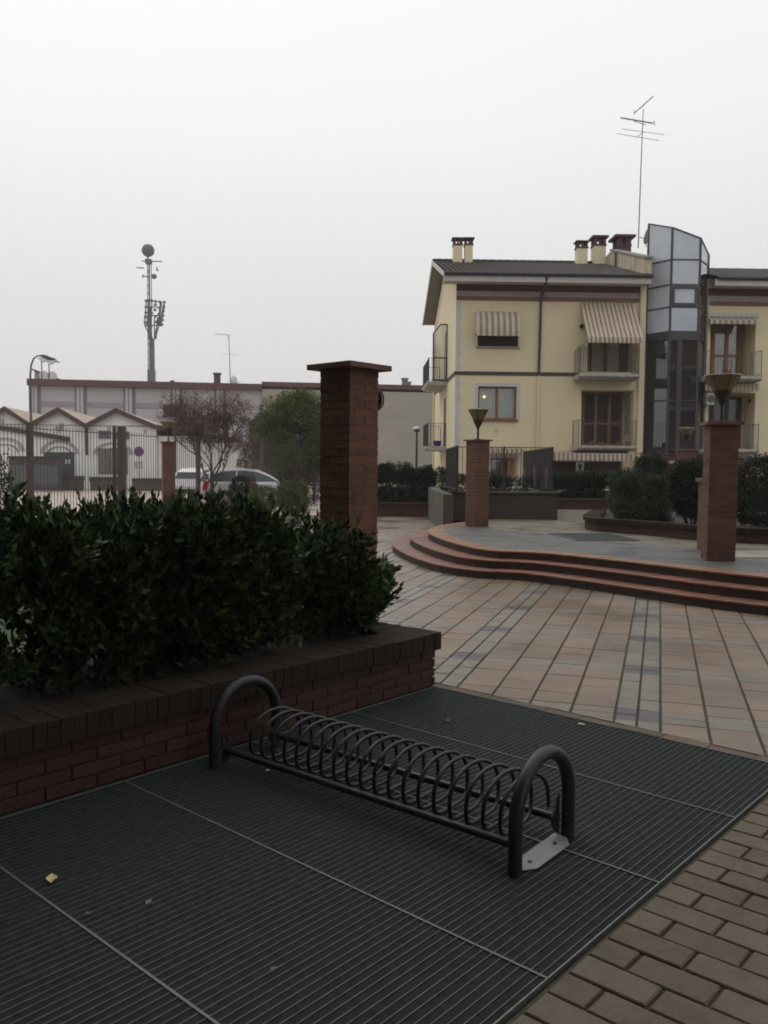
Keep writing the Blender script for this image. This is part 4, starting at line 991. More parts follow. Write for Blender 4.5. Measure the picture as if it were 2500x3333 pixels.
# ground floor shop front
mb = MB(); mb.box(shop[0], shop[1], .22, .28, shop[2], shop[3]); mb.build('shop_window', M['wood_dark'], house)
pa = rect1(1088, 1142, 1665, 1770, -.05); mb = MB(); mb.box(pa[0], pa[1], -.05, -.03, pa[2], pa[3]); po = mb.build('poster', M['paper'], house)
mb = MB(); cx, cz = (pa[0] + pa[1]) / 2, (pa[2] + pa[3]) / 2 + .1
def disc(mb, cx, cy, cz, rx, rz, n=14): mb.poly([(cx + rx * math.cos(2 * math.pi * i / n), cy, cz + rz * math.sin(2 * math.pi * i / n)) for i in range(n)])
disc(mb, cx, -.053, cz + .03, .075, .10); mb.box(cx - .04, cx + .04, -.0535, -.052, cz - .16, cz - .05); mb.box(cx - .09, cx + .08, -.0535, -.052, cz + .20, cz + .225); mb.build('print', M['poster_dark'], po)
# awnings
r = rect1(418, 715, 652, 808, -.5); awning(house, r[0] + .0, r[1] - .0, Z1(560, 652)[1], Z1(560, 800, -.55)[1], -.01, -.55, 15, .10, 'stripe_a', 'stripe_c', curve=1.0)
ax0, ax1 = r[0], r[1]
for xx in (ax0, ax1 - .004):
    mb = MB(); mb.extr([(xx, -.01, Z1(560, 652)[1]), (xx, -.22, Z1(560, 680)[1]), (xx, -.40, Z1(560, 730)[1]), (xx, -.55, Z1(560, 800, -.55)[1]), (xx, -.01, Z1(560, 800)[1])], (.004, 0, 0)); mb.build('awning_side', M['stripe_a'], house)
xa, xb = Z1(1130, 600)[0], Z1(1508, 600)[0]; yb = -1.25
xc, xd = Z1(1160, 820, yb)[0], Z1(1532, 820, yb)[0]
awning(house, (xa + xc) / 2, (xb + xd) / 2 - .05, Z1(1320, 592)[1], Z1(1340, 826, yb)[1], -.02, yb, 25, .24)
xa, xb = Z1(920, 1640, -1.0)[0], Z1(1482, 1640, -1.0)[0]
awning(house, xa, xb, Z1(1200, 1598, -.1)[1] + .02, Z1(1200, 1610, -1.0)[1], -.02, -1.0, 37, .33)
xa, xb = Z1(508, 1600, -.7)[0], Z1(745, 1600, -.7)[0]
awning(house, xa, xb, Z1(600, 1568)[1] + .03, Z1(600, 1578, -.7)[1], -.02, -.7, 15, .18, 'stripe_a', 'stripe_c')
# balconies with railings
def balcony(parent, x0, x1, zt_, yb, th=.16, rail_h=1.0, face=None, name='balcony', rounded=True, rx0=None, rx1=None, planters=0):
    mb = MB(); prof = [(0.0, zt_), (yb, zt_), (yb, zt_ - th * .55), (yb + .12, zt_ - th), (yb + .35, zt_ - th - .03), (0.0, zt_ - th - .03)]
    mb.extr([(x0, p[0], p[1]) for p in prof][::-1], (x1 - x0, 0, 0)); b = mb.build(name, M['slab'], parent)
    mb = MB(); ra_, rb_ = (x0 + .04 if rx0 is None else rx0), (x1 - .04 if rx1 is None else rx1); y_ = yb + .05
    rail(mb, (ra_, y_, 0), (rb_, y_, 0), zt_ + .02, zt_ + rail_h, .115, .009, .026, 2); rail(mb, (ra_, 0, 0), (ra_, y_, 0), zt_ + .02, zt_ + rail_h, .115, .009, .026, 1); rail(mb, (rb_, 0, 0), (rb_, y_, 0), zt_ + .02, zt_ + rail_h, .115, .009, .026, 1)
    mb.build('railing', M['iron_light'], b); return b
yb = -.95
balcony(house, Z1(1112, 1070, yb)[0], Z1(1522, 1070, yb)[0], Z1(1300, 1072, yb)[1], yb)
balcony(house, Z1(1100, 1560, yb)[0], Z1(1500, 1560, yb)[0], Z1(1300, 1557, yb)[1], yb, rail_h=1.0)
mb = MB(); bx = Z1(1170, 1050, -.85); mb.box(bx[0] - .45, bx[0] - .1, -.86, -.84, Z1(1300, 1062, yb)[1], Z1(1300, 880, yb)[1]); mb.build('glass_screen', M['clear'], house)
# flower pots behind the lower rail
for i, xx in enumerate((1190, 1260, 1370, 1440)):
    a = Z1(xx, 1550, -.6); mb = MB(); mb.lathe([(.07, 0), (.1, .16), (.11, .18), (.08, .18)], 12, (a[0], -.6, Z1(1300, 1557, yb)[1])); o = mb.build('plant_pot', M['terra'], house)
# wall lamps and small fittings
for (xx, yy) in ((1128, 750), (1482, 970)):
    a = Z1(xx, yy, -.1 if xx < 1200 else .9); mb = MB(); yq = -.02 if xx < 1200 else .95; mb.tube([(a[0], yq, a[1]), (a[0], yq - .1, a[1])], .085, 14); mb.build('wall_lamp', M['black'], house, smooth=True)
a = Z1(552, 1455); mb = MB(); mb.tube([(a[0], 0, a[1]), (a[0], -.03, a[1])], .06, 12); mb.build('vent', M['white_trim'], house)
# chimneys
for (xa, xb, yt) in ((262, 322, 152), (340, 392, 150)):
    yy = 4.4; p0 = Z1(xa, 250, yy); p1 = Z1(xb, 250, yy); chimney(house, p0[0], p1[0], yy, yy + .42, 10.6, Z1(300, yt, yy)[1])
p0 = Z1(1098, 250, 4.4); p1 = Z1(1168, 250, 4.4); chimney(house, p0[0], p1[0], 4.4, 4.85, 10.6, Z1(1130, 172, 4.4)[1])
p0 = Z1(1212, 250, 4.6); p1 = Z1(1290, 250, 4.6); chimney(house, p0[0], p1[0], 4.6, 5.2, 10.6, Z1(1250, 138, 4.6)[1], wide=.10, opening=.36, slabh=.09)
# raised party wall stepping up the roof, with the wide chimney
xw = XR2 - .30
mb = MB(); mb.extr([(xw, -.70, 9.0), (xw, -.70, 9.72), (xw, 3.9, 11.16), (xw, 4.6, 11.1), (xw, 5.3, 10.7), (xw, 5.3, 9.5)], (.30, 0, 0)); pw = mb.build('parapet_wall', M['cream_old'], house)
mb = MB(); mb.extr([(xw - .05, -.76, 9.72), (xw - .05, 3.9, 11.18), (xw - .05, 3.9, 11.25), (xw - .05, -.76, 9.80)], (.40, 0, 0)); mb.build('coping', M['soffit'], pw)
mb = MB(); q = Z1(1400, 200, 4.2); 
x0, x1 = Z1(1362, 200, 4.2)[0], Z1(1452, 200, 4.2)[0]; zt_ = Z1(1400, 143, 4.2)[1]; zb_ = Z1(1400, 225, 4.2)[1]
chimney(house, x0, x1, 4.0, 4.8, 10.6, zt_, wide=.16, opening=.38, slabh=.10, stone='chim_brick', pf=.36)
mb = MB(); mb.box(xw + .3, XR2 + 2.2, 2.2, 2.4, ZB, 9.4); mb.build('stair_wall', M['cream'], house)
mb = MB(); mb.tube([(xw - .05, 3.2, 10.95), (xw - .06, 2.9, 10.85), (xw - .06, 2.9, 10.0)], .035, 8); mb.build('vent_pipe', M['gutter'], house)
# gable side balconies
def side_balcony(z, y0, y1, w=.85, screen=False, stuff=None):
    mb = MB(); mb.extr([(0, y0, z), (-w, y0, z), (-w, y0, z - .1), (-w + .15, y0, z - .17), (0, y0, z - .2)][::-1], (0, y1 - y0, 0)); b = mb.build('balcony', M['slab'], house)
    mb = MB(); xx = -w + .05
    rail(mb, (xx, y0 + .05, 0), (xx, y1 - .05, 0), z + .02, z + 1.0, .07, .016, .03, 2); rail(mb, (0, y0 + .05, 0), (xx, y0 + .05, 0), z + .02, z + 1.0, .11, .012, .03, 1); rail(mb, (0, y1 - .05, 0), (xx, y1 - .05, 0), z + .02, z + 1.0, .11, .012, .03, 1); mb.build('railing', M['iron'], b)
    return b
zb1 = BF.P(1415, 1262, 4.6)[1]; b1 = side_balcony(5.28, 3.2, 6.8)
mb = MB(); yq = 3.3; x_ = -.62
for p, q in (((-.02, yq, 5.3), (-.02, yq, 7.75)), ((x_, yq, 5.3), (x_, yq, 7.35)), ((x_, yq, 7.35), (-.3, yq, 7.75)), ((-.3, yq, 7.75), (-.02, yq, 7.75)), ((x_, yq, 6.3), (-.02, yq, 6.3)), ((x_, yq, 5.32), (-.02, yq, 5.32))): mb.bar(p, q, .055)
sc_ = mb.build('screen_frame', M['iron'], b1)
mb = MB(); mb.extr([(-.03, yq, 5.34), (x_, yq, 5.34), (x_, yq, 7.34), (-.3, yq, 7.73), (-.03, yq, 7.73)], (0, .006, 0)); mb.build('screen_glass', M['clear'], sc_)
b2 = side_balcony(2.45, 3.4, 6.2, .85)
t = thing('plastic_tub', 'blue plastic tub on the lowest side balcony of the cream house', 'tub', BF and (0, 0, 0)); 
wx = 2.80 + (-.35) * math.cos(R(1.5)) - 3.8 * math.sin(R(1.5)); wy = 34 + (-.35) * math.sin(R(1.5)) + 3.8 * math.cos(R(1.5)); t.location = (wx, wy, 2.452)
mb = MB(); mb.lathe([(.14, 0), (.2, .24), (.21, .24), (.17, .22), (.12, .03)], 16); mb.build('tub', M['blue_plastic'], t, smooth=True)
mb = MB(); mb.box(.0 - .012, -.001, 3.6, 4.6, 5.3, 7.5); mb.box(-.012, -.001, 3.6, 4.5, 2.47, 4.6); mb.build('side_door', M['wood_dark'], house)
mb = MB(); mb.tube([(-.05, 9.5, ZB), (-.05, 9.5, 8.3)], .05, 8); mb.build('downpipe', M['cream'], house)

# ------------------------------------------------------------------ glass stair tower
def L2W(x, y): c, s = math.cos(R(1.5)), math.sin(R(1.5)); return (2.80 + c * x - s * y, 34.0 + s * x + c * y)
tw = thing('glass_tower', 'tall angular glass stair tower with slanted top between the two cream houses', 'tower', (2.80, 34.0, 0), R(1.5))
yA, yB_, yC, yD = .20, -.70, -.70, .25
A = (Z2(735, 400, yA)[0], yA); B = (Z2(912, 600, yB_)[0], yB_); C = (Z2(1132, 600, yC)[0], yC); D = (Z2(1196, 600, yD)[0], yD)
zA, zB_, zC, zD = Z2(738, 187, yA)[1], Z2(915, 215, yB_)[1], Z2(1140, 297, yC)[1], Z2(1192, 425, yD)[1]
zth = Z2(1000, 1030, yB_)[1]; ztl = Z2(1000, 1078, yB_)[1]
def lerp2(p, q, t): return (p[0] + (q[0] - p[0]) * t, p[1] + (q[1] - p[1]) * t)
def postbar(mb, p, z0, z1, w): mb.box(p[0] - w / 2, p[0] + w / 2, p[1] - w / 2, p[1] + w / 2, z0, z1)
fr = MB(); W_ = .075
for p, zz in ((A, zA), (B, zB_), (C, zC), (D, zD)): postbar(fr, p, ZB, zz, W_)
faces = [(A, B, zA, zB_), (B, C, zB_, zC), (C, D, zC, zD)]
lev = [Z2(1000, 1022, yB_)[1], Z2(1000, 828, yB_)[1], Z2(1000, 655, yB_)[1], Z2(1000, 462, yB_)[1]]
mbu = MB(); mbl = MB(); mbf = MB()
def vquad(mb, p, q, z0a, z0b, z1a, z1b, ins=0.0):
    d = Vector((q[0] - p[0], q[1] - p[1])); n = Vector((d.y, -d.x)).normalized() * ins
    a = (p[0] + n.x, p[1] + n.y); b = (q[0] + n.x, q[1] + n.y)
    mb.extr([(a[0], a[1], z0a), (b[0], b[1], z0b), (b[0], b[1], z1b), (a[0], a[1], z1a)], (-n.x * .4 / max(ins, .001) * .02 if ins else .0, .008, 0))
panes = 0
for fi, (p, q, za, zb) in enumerate(faces):
    fr.bar((p[0], p[1], za), (q[0], q[1], zb), .055, .05)
    for k, z in enumerate(lev):
        if z < min(za, zb) - .2: fr.bar((p[0], p[1], z), (q[0], q[1], z), .05, .05 if k not in (0,) else .1)
    fr.bar((p[0], p[1], (zth + ztl) / 2), (q[0], q[1], (zth + ztl) / 2), .09, abs(zth - ztl) + .05)
    zz = lev + [None]
    for k in range(len(lev)):
        z0 = lev[k] + .03; nx = lev[k + 1] - .03 if k + 1 < len(lev) else None
        pm = lerp2(p, q, .04); qm = lerp2(p, q, .96)
        mbp = MB(); vquad(mbp, pm, qm, z0, z0, nx if nx else za - .03 - (za - zb) * .04, nx if nx else zb - .03 + (za - zb) * .04, .0)
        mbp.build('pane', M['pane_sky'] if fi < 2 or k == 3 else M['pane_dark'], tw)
    for (z0, z1_) in ((ztl - 2.35, ztl - .05), (ztl - 4.75, ztl - 2.42), (ZB, ztl - 4.82)):
        pm = lerp2(p, q, .03); qm = lerp2(p, q, .97); mbp = MB(); vquad(mbp, pm, qm, z0, z0, z1_, z1_); mbp.build('pane', M['pane_dark'], tw)
    for z in (ztl - 2.385, ztl - 4.785): fr.bar((p[0], p[1], z), (q[0], q[1], z), .05, .05)
# opening light in the third row of the middle face, extra mullion lower down
z0, z1_ = lev[1], lev[2]; p = lerp2(B, C, .08); q = lerp2(B, C, .90)
for a, b in (((p[0], B[1] - .03, z0 + .09), (q[0], B[1] - .03, z0 + .09)), ((p[0], B[1] - .03, z1_ - .09), (q[0], B[1] - .03, z1_ - .09))): fr.bar(a, b, .06, .13)
fr.bar((p[0], B[1] - .031, z0 + .09), (p[0], B[1] - .031, z1_ - .09), .10, .06); fr.bar((q[0], B[1] - .031, z0 + .09), (q[0], B[1] - .031, z1_ - .09), .12, .06)
mu = lerp2(B, C, .36); fr.box(mu[0] - .09, mu[0] + .09, mu[1] - .05, mu[1] + .02, ZB, ztl)
fr.build('frame', M['frame_violet'], tw)
mb = MB(); mb.extr([(A[0] - .3, 1.9, ZB), (A[0] - .0, yA + .1, ZB), (B[0], B[1] + .1, ZB), (C[0], C[1] + .1, ZB), (D[0] - .06, yD + .05, ZB), (D[0], 1.9, ZB)][::1], (0, 0, 9.6)); mb.build('shaft', M['pane_dark'], tw)
mb = MB(); mb.poly([(A[0], A[1], zA - .3), (B[0], B[1], zB_ - .2), (C[0], C[1], zC - .2), (D[0], D[1], zD - .1), (D[0] - .1, .9, zD - .1), (A[0] + .5, .9, zA - .6)]); mb.build('back_glass', M['pane_sky'], tw)

# ------------------------------------------------------------------ right wing
wing = thing('apartment_house', 'second cream house at the right edge with deep balconies and retracted awnings', 'house', (2.80, 34.0, 0), R(1.5))
X0 = Z2(1188, 900)[0]; X1 = X0 + 8.5
u = rect2(1190, 1560, 895, 1358); l = rect2(1172, 1555, 1490, 1922); g0 = rect2(1190, 1500, 2020, 2200)
mb = MB(); mb.wall(X0, X1, ZB, ZTOP, 0, .3, [u, l]); mb.build('front_wall', M['cream'], wing)
mb = MB(); mb.box(X0 - .01, X0 + .12, -.04, .3, ZB, ZTOP); mb.build('pier', M['cream'], wing)
mb = MB(); mb.box(X0, X1, DEP - .3, DEP, ZB, 8.9); mb.box(X1 - .3, X1, .3, DEP - .3, ZB, 9.1); mb.box(X0, X0 + .3, .32, DEP - .3, ZB, 9.1); mb.build('back_wall', M['cream'], wing)
for r in (u, l):
    mb = MB(); x0, x1, za, zb = r; yb = 1.0
    mb.poly([(x0, .3, za), (x0, yb, za), (x0, yb, zb), (x0, .3, zb)]); mb.poly([(x1, .3, za), (x1, .3, zb), (x1, yb, zb), (x1, yb, za)])
    mb.poly([(x0, .3, zb), (x0, yb, zb), (x1, yb, zb), (x1, .3, zb)]); mb.poly([(x0, yb, za), (x1, yb, za), (x1, yb, zb), (x0, yb, zb)]); mb.build('loggia', M['cream'], wing)
xd = Z2(1468, 1150, .9)[0]
window_unit(wing, (u[0] + .02, xd - .14, u[2], u[3] - .12), .86, 3, 'wood', 'lace', name='balcony_door', fw=.10, rail_=.4)
mb = MB(); mb.box(xd - .14, xd, .88, .95, u[2], u[3] - .12); mb.build('door_panel', M['wood'], wing)
xd = Z2(1450, 1700, .9)[0]
window_unit(wing, (l[0] + .02, xd, l[2], l[3] - .1), .86, 3, 'wood_dark', None, name='balcony_door', fw=.10, glassy=False)
mb = MB(); tiled_slope(mb, X0 - .1, X1, ye - .06, ze + .06, yr, zr_ - .12); tiled_slope(mb, X0 - .1, X1, 2 * yr - ye + .06, ze + .06, yr, zr_ - .12); roof2 = mb.build('roof', M['rooftile'], wing)
mb = MB(); mb.tube([(X0 + .05, ye - .06, ze + .0), (X1, ye - .06, ze + .0)], .075, 10); mb.build('gutter', M['gutter'], roof2)
mb = MB(); mb.box(X0 - .05, X1, ye, ye + .035, zf0 - .03, zf1); mb.poly([(X0, ye + .035, zf0), (X1, ye + .035, zf0), (X1, 0, zf0 + .02), (X0, 0, zf0 + .02)][::-1]); mb.build('fascia', M['white_trim'], roof2)
for ya, yb_, m, d in ((683, 742, 'band_red', .06), (744, 790, 'band_grey', .075), (792, 818, 'band_rust', .05)):
    mb = MB(); mb.box(X0, X1, -d, -.001, Z2(1400, yb_)[1], Z2(1400, ya)[1]); mb.build('frieze', M[m], wing)
awning(wing, Z2(1186, 900)[0], Z2(1560, 900)[0], Z2(1400, 905)[1], Z2(1400, 925, -.35)[1], -.02, -.35, 17, .2, 'stripe_a', 'stripe_c', box=True)
mb = MB(); mb.box(Z2(1190, 900)[0], Z2(1580, 900)[0], -.12, -.002, Z2(1400, 905)[1], Z2(1400, 880)[1]); mb.build('awning_box', M['white_trim'], wing)
awning(wing, Z2(1175, 1440, -.5)[0], Z2(1592, 1440, -.5)[0], Z2(1400, 1405)[1], Z2(1400, 1420, -.5)[1], -.02, -.5, 27, .32, 'stripe_a', 'stripe_c')
yb = -.95
balcony(wing, Z2(1172, 1360, yb)[0], Z2(1618, 1360, yb)[0], Z2(1400, 1362, yb)[1], yb)
balcony(wing, Z2(1150, 1930, yb)[0], Z2(1592, 1930, yb)[0], Z2(1400, 1925, yb)[1], yb)
r = rect2(1175, 1234, 1495, 1582, -.3); mb = MB(); mb.box(r[0], r[1], -.45, -.12, r[2], r[3]); ac = mb.build('air_conditioner', M['white_trim'], wing, bevel=.01)
mb = MB(); mb.tube([((r[0] * .45 + r[1] * .55), -.455, (r[2] + r[3]) / 2), ((r[0] * .45 + r[1] * .55), -.44, (r[2] + r[3]) / 2)], .16, 18); mb.build('fan', M['sign_grey'], ac)
for xx, yy in ((1535, 1015), (1520, 1550)):
    a = Z2(xx, yy, .5); mb = MB(); mb.tube([(a[0], .5, a[1]), (a[0], .38, a[1])], .08, 12); mb.build('wall_lamp', M['black'], wing, smooth=True)
mb = MB(); mb.tube([(X0 + .0, -.12, ZB), (X0 + .0, -.12, Z2(1190, 760)[1])], .03, 8); mb.build('downpipe', M['white_trim'], wing)
mb = MB(); fb = Z2(1350, 1330, -.3); mb.lathe([(.08, 0), (.12, .14), (.1, .14)], 12, (fb[0], -.4, u[2] + .0)); mb.build('plant_pot', M['sign_red'], wing)

# ------------------------------------------------------------------ aerials on the roofs
def yagi(mb, c, az, tilt, L_, n, w, r=.008, fold=True):
    d = Vector((math.cos(az) * math.cos(tilt), math.sin(az) * math.cos(tilt), math.sin(tilt))); a = Vector((-math.sin(az), math.cos(az), 0)); c = Vector(c)
    mb.bar(c - d * L_ * .5, c + d * L_ * .5, r * 2.2)
    for i in range(n):
        p = c + d * L_ * (i / (n - 1) - .5); mb.bar(p - a * w / 2, p + a * w / 2, r)
ax = L2W(*(Z1(1508, 230, 4.2)[0], 4.2)); zb = 11.4
an = thing('roof_aerial', 'tall thin television aerial mast with three yagis above the cream house', 'aerial', (ax[0], ax[1], zb), 0)
p_t = BF.P(2086, 355, 4.2)[1] - zb; lean = .16
mb = MB(); mb.tube([(0, 0, 0), (.04, 0, p_t * .6), (.08, 0, p_t)], [.026, .022, .016], 8); mb.build('mast', M['far_steel'], an)
pm = 2750 / (34 + 4.2)
def ap(px, py): 
    q = BF.P(px, py, 4.2); w = L2W(q[0], 4.2); return (w[0] - ax[0], 0, q[1] - zb)
mb = MB()
def bline(mb, a, b, w=.03): mb.bar(ap(*a), ap(*b), w)
def zz7(x, y): return (1950 + x / 3.687, 250 + y / 3.687)
bline(mb, zz7(430, 430), zz7(645, 240), .035)
for k in range(9):
    t = k / 8; a = zz7(430 + 215 * t, 430 - 190 * t); c_a = ap(*a); mb.bar((c_a[0], -.12, c_a[2]), (c_a[0], .12, c_a[2]), .014)
for k in (-1, 1): mb.bar(ap(*zz7(425, 395)), ap(*zz7(425, 455)), .02)
bline(mb, zz7(500, 375), zz7(550, 330), .02); mb.build('yagi', M['far_steel'], an)
mb = MB(); bline(mb, zz7(265, 490), zz7(640, 558), .035)
for k in range(12):
    t = k / 11; c_a = ap(*zz7(265 + 375 * t, 490 + 68 * t)); mb.bar((c_a[0], -.12, c_a[2]), (c_a[0], .12, c_a[2]), .014)
bline(mb, zz7(425, 530), zz7(560, 580), .02); bline(mb, zz7(660, 530), zz7(660, 585), .03); bline(mb, zz7(425, 515), zz7(425, 545), .02); mb.build('yagi', M['far_steel'], an)
mb = MB(); bline(mb, zz7(270, 622), zz7(780, 698), .016); bline(mb, zz7(215, 678), zz7(715, 768), .016); bline(mb, zz7(455, 725), zz7(530, 665), .022); mb.build('yagi', M['far_steel'], an)
ds = thing('satellite_dish', 'satellite dish seen edge on beside the aerial mast', 'dish', (ax[0] + .35, ax[1], 11.45), 0)
mb = MB(); mb.tube([(0, 0, 0), (.0, 0, .35), (-.3, 0, .42)], .02, 6); mb.build('arm', M['far_steel'], ds)
mb = MB(); n = 20; rings = [[(.0 + .11 * (1 - q * q) , q * .42 * math.cos(2 * math.pi * i / n), q * .42 * math.sin(2 * math.pi * i / n)) for i in range(n)] for q in (.05, .35, .7, 1.0)]
vs = sum(rings, []); fs = [(j * n + i, j * n + (i + 1) % n, (j + 1) * n + (i + 1) % n, (j + 1) * n + i) for j in range(3) for i in range(n)]; mb.add(vs, fs)
o = mb.build('reflector', M['far_steel'], ds, smooth=True); o.location = (.08, 0, .55); o.rotation_euler = (0, R(14), R(8)); o.modifiers.new('s', 'SOLIDIFY').thickness = .02

# ================================================================== buildings on the left
LBx, LBy = AT(106, 1400, 75)[:2]
LF = Frame(LBx, LBy, R(8.8))
lb = thing('warehouse', 'long flat roofed grey warehouse with dark red roof edge behind the sheds', 'warehouse', (LBx, LBy, 0), R(8.8))
def z3(x, y): return (x / 2.0738, 1050 + y / 2.0738)
xe = LF.P(852, 1400)[0]; xe2 = LF.P(1470, 1400)[0]; ztp = LF.P(400, 1262)[1]; zroof = LF.P(400, 1241)[1]
mb = MB(); mb.box(0, xe, 0, 25, -.3, ztp); mb.build('wall', M['grey_clad'], lb)
mb = MB(); mb.box(xe + .01, xe2 + 10, -.25, 25, -.3, ztp + .15); mb.build('beige_wall', M['beige_wall'], lb)
mb = MB(); mb.box(-.3, xe + .0, -.55, 25.2, ztp + .002, zroof); mb.box(xe + .002, xe2 + 10, -.4, 25.2, LF.P(1200, 1266)[1], LF.P(1200, 1266)[1] + .42); mb.build('roof_edge', M['red_edge'], lb)
for px in (112, 262, 420, 573, 716):
    x0, x1 = LF.P(px - 11, 1300)[0], LF.P(px + 11, 1300)[0]
    mb = MB(); mb.box(x0, x1, -.22, -.005, -.3, ztp - .002); pls = mb.build('pilaster', M['grey_clad'], lb)
    mb = MB(); w = x1 - x0; mb.box(x1 + .02, x1 + w * .45, -.06, -.004, -.3, ztp - .003); mb.box(x0 - w * .3, x0 - .02, -.06, -.004, -.3, ztp - .003); mb.box(x0 + w * .42, x0 + w * .58, -.225, -.2195, -.3, ztp - .004); mb.build('groove', M['grey_groove'], pls)
za, zb = LF.P(500, 1330)[1], LF.P(500, 1313)[1]
mb = MB(); mb.box(0, xe, -.05, -.002, za, zb); mb.build('cladding_band', M['grey_pil'], lb)
mb = MB(); mb.box(xe - .9, xe - .2, -.12, -.006, -.2, 4.2); mb.build('downpipe', M['grey_groove'], lb)
# roof things
def lroof(px0, px1, pyt, yl): a = LF.P(px0, pyt, yl); b = LF.P(px1, pyt, yl); return a[0], b[0], a[1]
for (a, b, yt) in ((696, 717, 1213), (1312, 1328, 1230), (1328, 1337, 1242), (556, 564, 1238)):
    x0, x1, zt_ = lroof(a, b, yt, 2.0); mb = MB(); mb.box(x0, x1, 2.0, 2.7, zroof - .4, zt_ - .12); mb.box(x0 - .08, x1 + .08, 1.92, 2.78, zt_ - .12, zt_); mb.build('chimney', M['chim_brick'] if a < 1000 else M['grey_groove'], lb)
def lw(x, y): c, s = math.cos(R(8.8)), math.sin(R(8.8)); return (LBx + c * x - s * y, LBy + s * x + c * y)
hx0, hx1, hz = lroof(112, 186, 1206, 1.2)
hw = lw(hx0, 1.2); hut = thing('roof_hut', 'small rooftop hut with slanted dark lid on the left end of the warehouse', 'hut', (hw[0], hw[1], zroof), R(8.8))
L_ = hx1 - hx0; mb = MB(); mb.box(0, L_ * .36, 0, 1.5, 0, hz - zroof - .1); mb.build('hut_wall', M['beige_wall'], hut)
mb = MB(); mb.extr([(-.15, -.2, hz - zroof), (L_, -.2, hz - zroof - .75), (L_, -.2, hz - zroof - .6), (-.15, -.2, hz - zroof + .15)], (0, 1.8, 0)); mb.box(L_ - .25, L_ - .08, 0, .15, 0, hz - zroof - .7); mb.build('lid', M['shed_rake'], hut)
for i, (px, py, r_) in enumerate(((143, 1222, .42), (170, 1224, .42))):
    q = LF.P(px, py, .8); w = lw(q[0], .8); t = thing('round_floodlight', ('left' if i == 0 else 'right') + ' one of the two pale round lights under the roof hut lid', 'floodlight', (w[0], w[1], q[1] - r_), R(8.8))
    mb = MB(); mb.tube([(0, 0, r_), (0, .3, r_)], [r_, r_ * .6], 20); mb.build('lens', M['glob'], t, smooth=True)
    mb = MB(); mb.box(-.05, .05, .1, .2, -(q[1] - r_ - zroof) , .1); mb.build('stand', M['far_steel'], t)
for i, (px, py) in enumerate(((147, 1172), (171, 1180))):
    q = LF.P(px, py, .8); w = lw(q[0] - .3, .8); h0 = q[1] - zroof; t = thing('floodlight', ('nearer' if i == 0 else 'farther') + ' tilted floodlight on a thin stand above the roof hut', 'floodlight', (w[0], w[1], zroof), R(8.8))
    mb = MB(); mb.tube([(0, 0, 0), (0, 0, h0)], .05, 6); mb.build('stand', M['far_steel'], t)
    mb = MB(); mb.extr([(-.35, -.1, h0 + .1), (.5, -.1, h0 + .45), (.7, -.1, h0 + .2), (.1, -.1, h0 - .2)], (0, .35, 0)); mb.build('lamp_head', M['glob'], t)
    mb = MB(); mb.tube([(-.3, .05, h0 + .1), (.95, .05, h0 + .05)], .04, 6); mb.build('arm', M['far_steel'], t)
q = LF.P(745, 1090, 3.0); w = lw(q[0], 3.0); t = thing('roof_aerial', 'thin television aerial on the warehouse roof beside a dish', 'aerial', (w[0], w[1], zroof), R(8.8)); h0 = q[1] - zroof
mb = MB(); mb.tube([(.15, 0, 0), (0, 0, h0)], [.05, .03], 6); mb.build('mast', M['far_steel'], t)
mb = MB(); mb.bar((-1.3, 0, h0 + .05), (.1, 0, h0 - .02), .035); mb.bar((0, 0, h0 - .1), (-.2, 0, h0 - .4), .03); mb.bar((-.7, 0, h0 - 1.8), (.9, 0, h0 - 1.85), .02)
for k in range(8): mb.bar((-1.3 + k * .19, -.3, h0 + .04), (-1.3 + k * .19, .3, h0 + .04), .02)
mb.build('yagi', M['far_steel'], t)
q = LF.P(765, 1232, 3.0); w = lw(q[0], 3.0); t = thing('satellite_dish', 'pale satellite dish on the warehouse roof', 'dish', (w[0], w[1], zroof), R(8.8 + 50))
mb = MB(); rings = [[(q_ * .45 * math.cos(2 * math.pi * i / n), .12 * q_ * q_, .55 + q_ * .55 * math.sin(2 * math.pi * i / n)) for i in range(n)] for q_ in (.05, .35, .7, 1.0)]
mb.add(sum(rings, []), fs); o = mb.build('reflector', M['glob'], t, smooth=True); o.modifiers.new('s', 'SOLIDIFY').thickness = .03
mb = MB(); mb.tube([(0, .1, -.1), (0, .1, .55)], .04, 6); mb.bar((0, 0, .3), (.1, -.6, .5), .03); mb.build('stand', M['far_steel'], t)

# ------------------------------------------------------------------ white sheds with three gables
sx, sy = AT(98, 1400, 50)[:2]; SF = Frame(sx, sy, R(7))
sh_ = thing('gabled_shed', 'row of low white sheds with three gables, grey arches and tan roofs', 'shed', (sx, sy, 0), R(7))
def z5(x, y): return (x / 3.687, 1250 + y / 3.687)
def S5(x, y, yl=0.0): return SF.P(*z5(x, y), yl)
ridges = [S5(72, 285), S5(712, 312), S5(1402, 340)]; zr_s = sum(r[1] for r in ridges) / 3; valley = [S5(-400, 440)[0], S5(375, 470)[0], S5(1040, 510)[0], S5(1873, 560)[0]]
zv = S5(1040, 508)[1]; valley[0] = 2 * ridges[0][0] - valley[1]
base = -.1; DS = 14
mb = MB()
pts = [(valley[0], 0, base), (valley[3], 0, base), (valley[3], 0, zv - .0)]
for i in (2, 1, 0): pts += [(ridges[i][0], 0, zr_s), (valley[i], 0, zv)]
mb.extr(pts, (0, DS, 0)); mb.build('wall', M['shed_white'], sh_)
extx = S5(2390, 640)[0]; zx = S5(2390, 640, 0)[1]
